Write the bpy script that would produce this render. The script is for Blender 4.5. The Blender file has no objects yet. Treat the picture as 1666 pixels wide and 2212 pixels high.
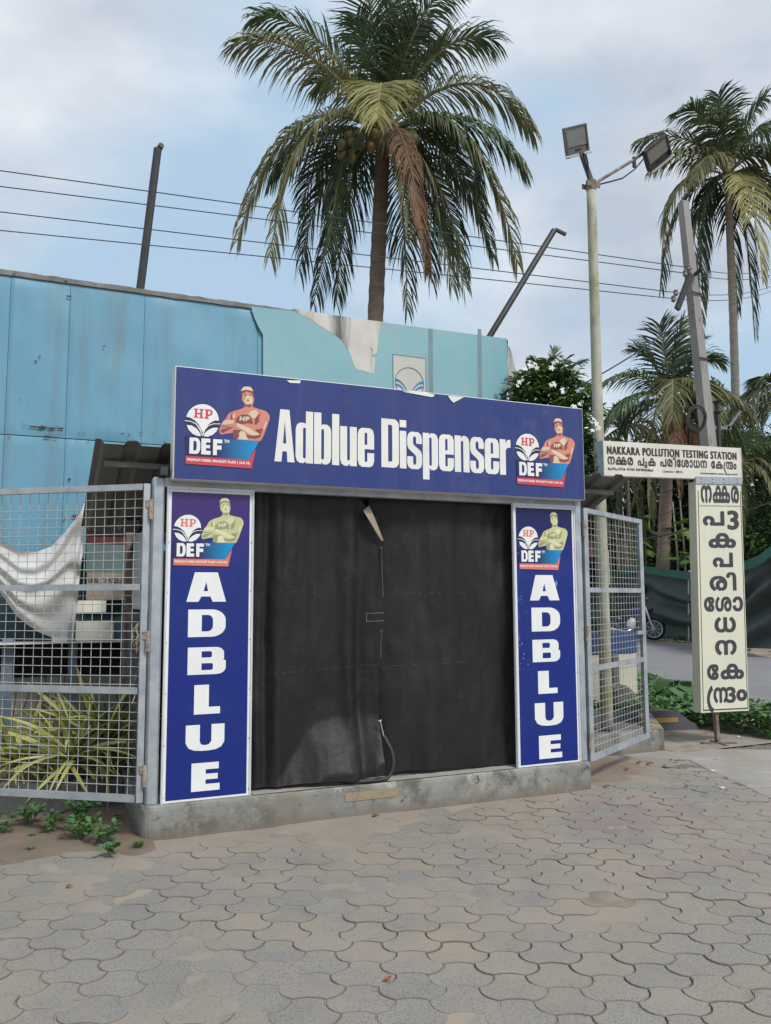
import bpy, math, random
import numpy as np
from mathutils import Vector, noise
R = random.Random(7)
scene = bpy.context.scene
col = scene.collection
sin, cos, pi = math.sin, math.cos, math.pi

# ------------------------------------------------------------------ camera
CAMF, PITCH, ROLL, YAW = 1784.1, .1022, -.0042, .4124
CAM = np.array([-.8866, -5.8345, 1.5898])
_f = np.array([sin(YAW) * cos(PITCH), cos(YAW) * cos(PITCH), sin(PITCH)])
_r = np.array([cos(YAW), -sin(YAW), 0.])
_u = np.cross(_r, _f)
_R = cos(ROLL) * _r + sin(ROLL) * _u
_U = -sin(ROLL) * _r + cos(ROLL) * _u
cd = bpy.data.cameras.new('camera')
cam = bpy.data.objects.new('camera', cd)
col.objects.link(cam)
cd.sensor_fit = 'VERTICAL'
cd.sensor_height = 32.0
cd.lens = CAMF / 2212 * 32.0
cd.clip_start = .05
cd.clip_end = 2000
from mathutils import Matrix
cam.matrix_world = Matrix([[_R[0], _U[0], -_f[0], CAM[0]], [_R[1], _U[1], -_f[1], CAM[1]],
                           [_R[2], _U[2], -_f[2], CAM[2]], [0, 0, 0, 1]])
scene.camera = cam

# ------------------------------------------------------------------ light
SUNV = Vector((.22, -.70, .80)).normalized()
world = bpy.data.worlds.new('World')
scene.world = world
world.use_nodes = True
nt = world.node_tree
for n in list(nt.nodes):
    nt.nodes.remove(n)
wout = nt.nodes.new('ShaderNodeOutputWorld')
bg = nt.nodes.new('ShaderNodeBackground')
sky = nt.nodes.new('ShaderNodeTexSky')
sky.sky_type = 'NISHITA'
sky.sun_disc = False
sky.sun_elevation = math.asin(SUNV.z)
sky.sun_rotation = math.atan2(SUNV.x, SUNV.y)
sky.air_density = 1.0
sky.dust_density = 2.2
tc = nt.nodes.new('ShaderNodeTexCoord')
mp = nt.nodes.new('ShaderNodeMapping')
mp.inputs['Location'].default_value = (8.7, 8.04, 2.69)
mp.inputs['Scale'].default_value = (1, 1, 1.9)
n1 = nt.nodes.new('ShaderNodeTexNoise')
n1.inputs['Scale'].default_value = 1.75
n1.inputs['Detail'].default_value = 9
n1.inputs['Roughness'].default_value = .52
n1.inputs['Distortion'].default_value = .35
r1 = nt.nodes.new('ShaderNodeValToRGB')
r1.color_ramp.elements[0].position = .41
r1.color_ramp.elements[1].position = .575
n2 = nt.nodes.new('ShaderNodeTexNoise')
n2.inputs['Scale'].default_value = 2.6
n2.inputs['Detail'].default_value = 5
r2 = nt.nodes.new('ShaderNodeValToRGB')
r2.color_ramp.elements[0].position = .36
r2.color_ramp.elements[1].position = .64
r2.color_ramp.elements[0].color = (4.5, 5.1, 5.95, 1)
r2.color_ramp.elements[1].color = (8.2, 8.5, 8.9, 1)
blue = nt.nodes.new('ShaderNodeMixRGB')
blue.inputs[0].default_value = .9
blue.inputs[2].default_value = (4.2, 5.75, 7.3, 1)
mx = nt.nodes.new('ShaderNodeMixRGB')
L = nt.links.new
L(tc.outputs['Generated'], mp.inputs['Vector'])
L(mp.outputs[0], n1.inputs['Vector'])
L(mp.outputs[0], n2.inputs['Vector'])
L(n1.outputs['Fac'], r1.inputs[0])
L(n2.outputs['Fac'], r2.inputs[0])
L(sky.outputs[0], blue.inputs[1])
L(r1.outputs[0], mx.inputs[0])
L(blue.outputs[0], mx.inputs[1])
L(r2.outputs[0], mx.inputs[2])
L(mx.outputs[0], bg.inputs[0])
bg.inputs[1].default_value = .1
L(bg.outputs[0], wout.inputs[0])
sl = bpy.data.lights.new('sun', 'SUN')
sl.energy = 2.35
sl.angle = math.radians(14)
sl.color = (1, .965, .91)
sun = bpy.data.objects.new('sun', sl)
sun.rotation_euler = SUNV.to_track_quat('Z', 'Y').to_euler()
col.objects.link(sun)
scene.view_settings.view_transform = 'Standard'
scene.view_settings.look = 'None'
scene.view_settings.gamma = 1
scene.view_settings.use_curve_mapping = False
scene.view_settings.exposure = 0.2
scene.cycles.max_bounces = 6

# ------------------------------------------------------------------ measuring: where a sight line meets a plane of the place
def ray(x, y):
    return _f * CAMF + _R * (x - 833) - _U * (y - 1106)
def oy(x, y, Y=0.):
    d = ray(x, y); return Vector(CAM + d * (Y - CAM[1]) / d[1])
def oz(x, y, Z=0.):
    d = ray(x, y); return Vector(CAM + d * (Z - CAM[2]) / d[2])
def od(x, y, D):
    d = ray(x, y); return Vector(CAM + d * D / CAMF)
RGT, UPV, FWD = Vector(_R), Vector((0, 0, 1)), Vector((sin(YAW), cos(YAW), 0))

# ------------------------------------------------------------------ helpers
class MB:
    def __init__(s): s.v = []; s.f = []; s.m = []; s.mi = 0
    def add(s, vs, fs):
        b = len(s.v); s.v += [tuple(p) for p in vs]
        for f in fs: s.f.append(tuple(b + i for i in f)); s.m.append(s.mi)
        return s
    def box(s, x0, x1, y0, y1, z0, z1):
        return s.add([(x, y, z) for z in (z0, z1) for y in (y0, y1) for x in (x0, x1)],
                     [(0, 2, 3, 1), (4, 5, 7, 6), (0, 1, 5, 4), (2, 6, 7, 3), (0, 4, 6, 2), (1, 3, 7, 5)])
    def bbox(s, x0, x1, y0, y1, z0, z1, b=.004):
        # box with chamfered edges
        vs = []; idx = {}
        for i, (x, sx) in enumerate(((x0, 1), (x1, -1))):
            for j, (y, sy) in enumerate(((y0, 1), (y1, -1))):
                for k, (z, sz) in enumerate(((z0, 1), (z1, -1))):
                    idx[i, j, k, 0] = len(vs); vs.append((x, y + sy * b, z + sz * b))
                    idx[i, j, k, 1] = len(vs); vs.append((x + sx * b, y, z + sz * b))
                    idx[i, j, k, 2] = len(vs); vs.append((x + sx * b, y + sy * b, z))
        fs = []
        for a in range(3):
            o = [q for q in range(3) if q != a]
            for e in (0, 1):
                def key(p, q):
                    k = [0, 0, 0]; k[a] = e; k[o[0]] = p; k[o[1]] = q; return idx[k[0], k[1], k[2], a]
                fs.append((key(0, 0), key(1, 0), key(1, 1), key(0, 1)))
            for p in (0, 1):
                for q in (0, 1):
                    def kk(e, w):
                        k = [0, 0, 0]; k[a] = e; k[o[0]] = p; k[o[1]] = q; return idx[k[0], k[1], k[2], w]
                    fs.append((kk(0, o[0]), kk(1, o[0]), kk(1, o[1]), kk(0, o[1])))
        for i in (0, 1):
            for j in (0, 1):
                for k in (0, 1): fs.append((idx[i, j, k, 0], idx[i, j, k, 1], idx[i, j, k, 2]))
        return s.add(vs, fs)
    def bar(s, a, b, w, h=None, up=(0, 0, 1)):
        h = w if h is None else h
        a = Vector(a); b = Vector(b); t = (b - a).normalized(); u = Vector(up)
        if abs(t.dot(u)) > .98: u = Vector((1, 0, 0))
        x = t.cross(u).normalized(); y = x.cross(t).normalized()
        vs = [p + x * sx * w / 2 + y * sy * h / 2 for p in (a, b) for sx, sy in ((-1, -1), (1, -1), (1, 1), (-1, 1))]
        return s.add(vs, [(0, 1, 2, 3), (7, 6, 5, 4), (0, 4, 5, 1), (1, 5, 6, 2), (2, 6, 7, 3), (3, 7, 4, 0)])
    def tube(s, pts, r, n=8, cap=True):
        pts = [Vector(p) for p in pts]; rr = r if isinstance(r, (list, tuple)) else [r] * len(pts)
        b = len(s.v); prev = None
        for i, p in enumerate(pts):
            t = (pts[min(i + 1, len(pts) - 1)] - pts[max(i - 1, 0)])
            t = t.normalized() if t.length > 1e-9 else Vector((0, 0, 1))
            if prev is None:
                u = Vector((0, 0, 1)) if abs(t.z) < .9 else Vector((1, 0, 0))
                prev = t.cross(u).normalized()
            x = (prev - t * prev.dot(t)).normalized(); prev = x; y = t.cross(x)
            for k in range(n):
                a = 2 * pi * k / n; s.v.append(tuple(p + (x * cos(a) + y * sin(a)) * rr[i]))
        for i in range(len(pts) - 1):
            for k in range(n):
                s.f.append((b + i * n + k, b + i * n + (k + 1) % n, b + (i + 1) * n + (k + 1) % n, b + (i + 1) * n + k)); s.m.append(s.mi)
        if cap:
            s.f.append(tuple(b + k for k in range(n))[::-1]); s.m.append(s.mi)
            s.f.append(tuple(b + (len(pts) - 1) * n + k for k in range(n))); s.m.append(s.mi)
        return s
    def prism(s, poly, o, ux, uy, d):
        # poly in the (ux, uy) plane at o, extruded by the vector d
        o = Vector(o); ux = Vector(ux); uy = Vector(uy); d = Vector(d); n = len(poly)
        a = [o + ux * p + uy * q for p, q in poly]
        return s.add(a + [p + d for p in a], [tuple(range(n)), tuple(range(2 * n - 1, n - 1, -1))] +
                     [(i, n + i, n + (i + 1) % n, (i + 1) % n) for i in range(n)])
    def grid(s, nu, nv, fn):
        vs = [fn(i / nu, j / nv) for j in range(nv + 1) for i in range(nu + 1)]
        return s.add(vs, [(j * (nu + 1) + i, j * (nu + 1) + i + 1, (j + 1) * (nu + 1) + i + 1, (j + 1) * (nu + 1) + i)
                          for j in range(nv) for i in range(nu)])

ORG = {}
def tag(o, label=None, cat=None, group=None, kind=None):
    if label: o['label'] = label
    if cat: o['category'] = cat
    if group: o['group'] = group
    if kind: o['kind'] = kind
    return o
def thing(name, label, cat, loc=(0, 0, 0), group=None):
    o = bpy.data.objects.new(name, None); col.objects.link(o); o.location = loc
    o.empty_display_size = .1
    ORG[o.name] = Vector(loc); return tag(o, label, cat, group)
def build(name, mb, mat, parent=None, smooth=False, loc=None):
    me = bpy.data.meshes.new(name)
    org = Vector((0, 0, 0)) if parent is None else ORG[parent.name]
    if parent is None and loc is not None: org = Vector(loc)
    me.from_pydata([(x - org[0], y - org[1], z - org[2]) for x, y, z in mb.v], [], mb.f)
    mats = mat if isinstance(mat, (list, tuple)) else [mat]
    for m in mats: me.materials.append(m)
    if len(mats) > 1: me.polygons.foreach_set('material_index', mb.m)
    if smooth: me.polygons.foreach_set('use_smooth', [True] * len(me.polygons))
    me.update()
    o = bpy.data.objects.new(name, me); col.objects.link(o)
    if parent is not None: o.parent = parent
    elif loc is not None: o.location = loc
    ORG[o.name] = org
    return o
def structure(name, mb, mat, smooth=False, label=None):
    return tag(build(name, mb, mat, None, smooth), label, None, None, 'structure')
def inst(name, me, parent, loc, rot=(0, 0, 0), sc=1):
    o = bpy.data.objects.new(name, me); col.objects.link(o)
    if parent is not None:
        o.parent = parent; loc = Vector(loc) - ORG[parent.name]
    o.location = loc; o.rotation_euler = rot
    o.scale = (sc, sc, sc) if not isinstance(sc, (tuple, list)) else sc
    return o
def mesh_of(name, mb, mat, smooth=False):
    me = bpy.data.meshes.new(name); me.from_pydata(mb.v, [], mb.f)
    mats = mat if isinstance(mat, (list, tuple)) else [mat]
    for m in mats: me.materials.append(m)
    if len(mats) > 1: me.polygons.foreach_set('material_index', mb.m)
    if smooth: me.polygons.foreach_set('use_smooth', [True] * len(me.polygons))
    return me
def copy_tree(o, parent=None):
    c = o.copy(); col.objects.link(c)
    if parent is not None: c.parent = parent
    for ch in list(o.children): copy_tree(ch, c)
    return c

# ------------------------------------------------------------------ materials
def M(name, c1, c2=None, scale=4., rough=.8, metal=0., bump=0., bscale=40., dirt=None, streak=None, trans=0., stretch=(1, 1, 1), spec=.5, lo=.35, hi=.65, speck=None):
    m = bpy.data.materials.new(name); m.use_nodes = True
    n = m.node_tree.nodes; l = m.node_tree.links.new
    p = n['Principled BSDF']
    p.inputs['Roughness'].default_value = rough
    p.inputs['Metallic'].default_value = metal
    p.inputs['Specular IOR Level'].default_value = spec
    c1 = (*c1, 1)
    if c2 is None: c2 = tuple(v * .82 for v in c1[:3])
    c2 = (*c2, 1)
    g = n.new('ShaderNodeNewGeometry'); mpn = n.new('ShaderNodeMapping')
    mpn.inputs['Scale'].default_value = stretch
    l(g.outputs['Position'], mpn.inputs[0])
    def nz(sc, det=5, ro=.6, vec=mpn):
        t = n.new('ShaderNodeTexNoise'); t.inputs['Scale'].default_value = sc
        t.inputs['Detail'].default_value = det; t.inputs['Roughness'].default_value = ro
        l(vec.outputs[0], t.inputs['Vector']); return t.outputs['Fac']
    def ramp(src, a, b):
        r = n.new('ShaderNodeMapRange'); r.inputs[1].default_value = a; r.inputs[2].default_value = b
        l(src, r.inputs[0]); return r.outputs[0]
    def mix(f, a, b):
        x = n.new('ShaderNodeMixRGB')
        if isinstance(f, float): x.inputs[0].default_value = f
        else: l(f, x.inputs[0])
        for q, i in ((a, 1), (b, 2)):
            if isinstance(q, tuple): x.inputs[i].default_value = q
            else: l(q, x.inputs[i])
        return x.outputs[0]
    c = mix(ramp(nz(scale), lo, hi), c1, c2)
    if speck:                                   # (colour, scale, a, b) fine grain
        c = mix(ramp(nz(speck[1], 2, .7), speck[2], speck[3]), c, (*speck[0], 1))
    if streak:                                  # (colour, scale, a, b) vertical runs
        m2 = n.new('ShaderNodeMapping'); m2.inputs['Scale'].default_value = (1, 1, .08)
        l(g.outputs['Position'], m2.inputs[0])
        c = mix(ramp(nz(streak[1], 6, .65, m2), streak[2], streak[3]), c, (*streak[0], 1))
    if dirt:
        for dd in (dirt if isinstance(dirt, list) else [dirt]):
            c = mix(ramp(nz(dd[1], 8, .7), dd[2], dd[3]), c, (*dd[0], 1))
    l(c, p.inputs['Base Color'])
    if bump:
        b = n.new('ShaderNodeBump'); b.inputs['Strength'].default_value = min(1, bump)
        b.inputs['Distance'].default_value = .01 * max(1, bump)
        l(nz(bscale, 6, .65), b.inputs['Height']); l(b.outputs[0], p.inputs['Normal'])
    if trans:
        t = n.new('ShaderNodeBsdfTranslucent'); l(c, t.inputs[0]); x = n.new('ShaderNodeMixShader'); x.inputs[0].default_value = trans
        l(p.outputs[0], x.inputs[1]); l(t.outputs[0], x.inputs[2]); l(x.outputs[0], n['Material Output'].inputs[0])
    m['c'] = 1
    return m

m_navy = M('vinyl_navy', (.018, .034, .185), (.030, .048, .175), 1.3, .34, bump=.35, bscale=2.2, streak=((.060, .078, .21), 5, .48, .9), dirt=[((.085, .10, .22), 3, .58, .85), ((.16, .17, .26), 40, .70, .78)])
m_navy2 = M('vinyl_blue', (.008, .020, .19), (.012, .02, .15), 1.4, .32, bump=.06, bscale=3, dirt=((.12, .16, .34), 14, .70, .80))
m_white = M('vinyl_white', (.80, .79, .74), (.74, .73, .68), 5, .5)
m_white2 = M('vinyl_offwhite', (.82, .82, .80), (.76, .76, .74), 5, .5)
m_alu = M('painted_frame', (.66, .68, .70), (.56, .58, .60), 8, .45, metal=.2, dirt=((.3, .28, .25), 12, .66, .8))
m_galv = M('galvanised', (.52, .55, .56), (.37, .41, .44), 7, .5, metal=.45, bump=.1, dirt=((.30, .34, .42), 3, .45, .7))
m_gate = M('gate_silver', (.46, .48, .49), (.33, .36, .38), 6, .5, metal=.35, dirt=[((.27, .32, .40), 3, .5, .7), ((.20, .16, .12), 22, .68, .8)])
m_wire = M('wire_silver', (.60, .60, .58), (.46, .46, .44), 20, .5, metal=.3)
m_wire2 = M('wire_dull', (.25, .25, .25), (.15, .15, .15), 20, .6, metal=.3)
m_rust = M('rust', (.12, .055, .03), (.22, .12, .07), 18, .9, bump=.5, bscale=60)
m_hinge = M('hinge_paint', (.42, .38, .33), (.24, .17, .12), 25, .7, metal=.1)
m_rustpost = M('rusty_steel', (.13, .09, .075), (.25, .2, .17), 14, .85, bump=.3, bscale=80)
m_dark = M('dark_steel', (.020, .020, .022), (.04, .036, .034), 12, .55)
m_black = M('black_matt', (.008, .008, .009), (.015, .014, .014), 10, .9)
m_tarp = M('black_tarpaulin', (.010, .0098, .0115), (.015, .013, .013), 2.2, .50, bump=.35, bscale=26, streak=((.027, .020, .018), 4.5, .50, .76), speck=((.055, .040, .032), 240, .60, .76), dirt=((.028, .028, .032), 3, .56, .72), spec=.36)
m_tarpin = M('tarpaulin_lining', (.36, .29, .22), (.25, .2, .15), 9, .8)
m_conc = M('plinth_concrete', (.30, .30, .275), (.215, .22, .205), 2.6, .9, bump=.35, bscale=45,
           dirt=[((.19, .155, .115), 1.8, .42, .78), ((.40, .40, .35), 5, .54, .70), ((.13, .125, .11), 4.5, .50, .63), ((.08, .08, .075), 14, .58, .68)])
m_concdk = M('kerb_concrete', (.135, .13, .13), (.085, .085, .09), 3, .9, bump=.35, bscale=50, dirt=((.14, .10, .07), 4, .55, .7))
m_kerb = M('kerb_grey_paint', (.115, .12, .135), (.085, .088, .10), 3, .85, bump=.3, bscale=60, dirt=((.16, .12, .085), 5, .56, .72))
m_yellow = M('worn_yellow_paint', (.34, .245, .13), (.30, .25, .18), 9, .9, dirt=[((.25, .245, .22), 9, .46, .58), ((.2, .17, .14), 30, .5, .7)])
m_yellow2 = M('yellow_paint', (.50, .30, .055), (.38, .24, .07), 9, .8, dirt=((.2, .16, .1), 16, .6, .7))
m_roof = M('sheet_underside', (.17, .16, .145), (.12, .112, .10), 3, .7, bump=.1, bscale=8)
m_cladd = M('blue_cladding', (.12, .30, .42), (.15, .345, .455), .9, .42, bump=.25, bscale=2.2,
            streak=((.14, .235, .28), 5, .48, .76), dirt=[((.17, .26, .30), 1.4, .55, 1.3), ((.10, .13, .14), 22, .70, .76)])
m_skyvin = M('pale_vinyl', (.25, .44, .47), (.18, .385, .44), .8, .5, bump=.1, bscale=2, streak=((.33, .42, .41), 6, .56, .85), dirt=((.30, .37, .37), 2.6, .55, .8))
m_coping = M('coping_concrete', (.26, .25, .23), (.15, .145, .135), 6, .95, bump=.6, bscale=40, dirt=((.07, .065, .06), 9, .58, .7))
m_peel = M('torn_backing', (.66, .63, .58), (.56, .53, .48), 3, .9, bump=.3, bscale=30, streak=((.15, .14, .13), 7, .47, .66))
m_cloth = M('white_cloth', (.58, .58, .56), (.46, .45, .43), 2, .8, bump=.2, bscale=6, dirt=((.25, .2, .16), 2.4, .6, .8))
m_cream = M('cream_box', (.80, .78, .64), (.76, .73, .6), 5, .6)
m_beige = M('beige_wall', (.44, .41, .36), (.36, .33, .29), 1.6, .9, bump=.1, streak=((.10, .09, .08), 7, .6, .8))
m_steelblue = M('blue_grey_paint', (.16, .21, .26), (.12, .16, .2), 5, .6, dirt=((.2, .2, .19), 12, .6, .7))
m_teal = M('recess_shade_teal', (.030, .075, .095), (.02, .05, .06), 2, .6)  # blue wall in shadow, the shade mixed into the colour
m_signcream = M('sign_cream', (.70, .68, .53), (.64, .625, .50), 2, .45, dirt=((.5, .46, .33), 3, .62, .75))
m_signwhite = M('sign_white', (.72, .70, .64), (.64, .60, .50), 3, .45, dirt=((.50, .42, .28), 3.2, .58, .78))
m_letter = M('letter_black', (.035, .036, .045), (.055, .055, .065), 20, .6)
m_letterbr = M('letter_brown_black', (.035, .026, .022), (.06, .045, .035), 14, .6)
m_post = M('lamp_post_paint', (.47, .45, .37), (.36, .35, .27), 4, .8, bump=.3, bscale=50, stretch=(1, 1, .5), dirt=[((.19, .20, .07), 3.0, .47, .66), ((.12, .12, .07), 14, .62, .7)])
m_pole = M('pole_concrete', (.33, .32, .30), (.25, .24, .23), 3, .95, bump=.4, bscale=30, stretch=(1, 1, .3), dirt=((.10, .10, .09), 9, .6, .7))
m_plaster = M('cream_plaster', (.62, .57, .46), (.54, .49, .39), 2, .9, streak=((.30, .27, .2), 4, .6, .85))
m_bluebnd = M('blue_band_paint', (.012, .035, .14), (.02, .05, .16), 4, .7)
m_net = M('shade_net', (.060, .082, .072), (.042, .056, .051), 1.2, .75, streak=None, dirt=((.012, .085, .060), .8, .55, .68))
m_nettop = M('shade_net_green', (.015, .13, .09), (.02, .09, .07), 2, .75)
m_trunk = M('palm_trunk', (.23, .175, .14), (.15, .115, .09), 3, .95, bump=.6, bscale=14, stretch=(1, 1, 3))
m_trunk2 = M('palm_trunk_grey', (.36, .32, .27), (.26, .23, .19), 3, .95, bump=.5, bscale=14, stretch=(1, 1, 3))
m_frgreen = M('frond_green', (.062, .105, .042), (.10, .14, .055), 1.2, .5, trans=.25)
m_frdark = M('frond_dark', (.038, .070, .036), (.070, .098, .044), 1.2, .5, trans=.22)
m_frolive = M('frond_olive', (.125, .145, .055), (.20, .19, .085), 1.0, .55, trans=.25)
m_fryell = M('frond_yellow', (.34, .30, .09), (.20, .21, .07), .9, .55, trans=.25)
m_frbrown = M('frond_dead', (.20, .105, .055), (.13, .085, .05), 1.3, .85, trans=.1)
m_rachis = M('frond_midrib', (.17, .18, .07), (.22, .18, .08), 3, .6)
m_coco = M('coconut_green', (.14, .13, .05), (.20, .15, .07), 8, .6)
m_crown = M('palm_fibre', (.26, .19, .11), (.14, .10, .06), 8, .9, bump=.5)
m_leaf = M('leaf_mid', (.045, .10, .026), (.08, .15, .040), 2.5, .45, trans=.2)
m_leafdk = M('leaf_dark', (.030, .064, .021), (.055, .100, .032), 1.2, .6, trans=.15)
m_leaflt = M('leaf_light', (.11, .20, .040), (.15, .25, .06), 2.0, .5, trans=.25)
m_bark = M('bark', (.10, .08, .06), (.06, .05, .04), 5, .95, bump=.5)
m_petal = M('petal_white', (.82, .82, .78), (.78, .78, .72), 5, .6, trans=.2)
m_varg = M('blade_green', (.12, .19, .06), (.08, .13, .045), 6, .45, trans=.15)
m_vary = M('blade_yellow', (.62, .57, .12), (.70, .66, .30), 5, .45, trans=.15)
m_weed = M('weed_leaf', (.075, .19, .065), (.115, .25, .085), 8, .5, trans=.2)
m_road = M('asphalt', (.23, .22, .22), (.195, .188, .19), .8, .85, bump=.3, bscale=120, stretch=(1, 1, 1), speck=((.24, .23, .22), 300, .6, .8))
m_dirt = M('dirt', (.36, .29, .225), (.27, .215, .165), 2.2, .97, bump=.5, bscale=30, dirt=[((.12, .09, .07), 12, .62, .74), ((.40, .33, .26), 5, .6, .8)])
m_slab = M('worn_concrete_slab', (.36, .335, .30), (.28, .26, .235), 2.2, .92, bump=.5, bscale=70, speck=((.35, .33, .3), 160, .56, .8), dirt=((.33, .27, .21), 1.5, .5, .7))
m_sand = M('sand', (.325, .275, .22), (.275, .235, .19), 2.2, .97, bump=.3, bscale=90, speck=((.27, .225, .18), 240, .6, .78))
m_joint = M('joint_soil', (.045, .036, .03), (.03, .025, .022), 8, .97, bump=.4, bscale=90)
m_cable = M('cable', (.02, .02, .022), (.03, .03, .03), 5, .6)
m_rope = M('yellow_rope', (.42, .33, .13), (.5, .45, .3), 30, .9)
m_glass = M('lamp_glass', (.20, .20, .195), (.16, .16, .155), 10, .25)
m_print = [M('print_cream', (.74, .60, .42)), M('print_salmon', (.66, .26, .19), (.62, .23, .17)), M('print_maroon', (.26, .08, .09)),
           M('print_lime', (.74, .72, .44)), M('print_limeshade', (.34, .34, .20)), M('print_limemid', (.60, .59, .30))]
m_hpred = M('print_crimson', (.60, .055, .08), (.55, .05, .075), 5, .5)
m_hporg = M('print_coral', (.72, .18, .13), (.68, .17, .12), 5, .5)
m_pnavy = M('print_dark_navy', (.014, .014, .06), (.018, .018, .07), 5, .4)
m_cyan = M('print_blue', (.0, .22, .50), (.0, .2, .46), 5, .4)
m_redband = M('red_board', (.11, .014, .014), (.08, .010, .012), 5, .6)
m_tealprint = M('faded_teal_board', (.13, .20, .20), (.10, .15, .155), 3, .6)
m_pink = M('pink_paint', (.45, .20, .16), (.4, .18, .15), 4, .8)
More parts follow.
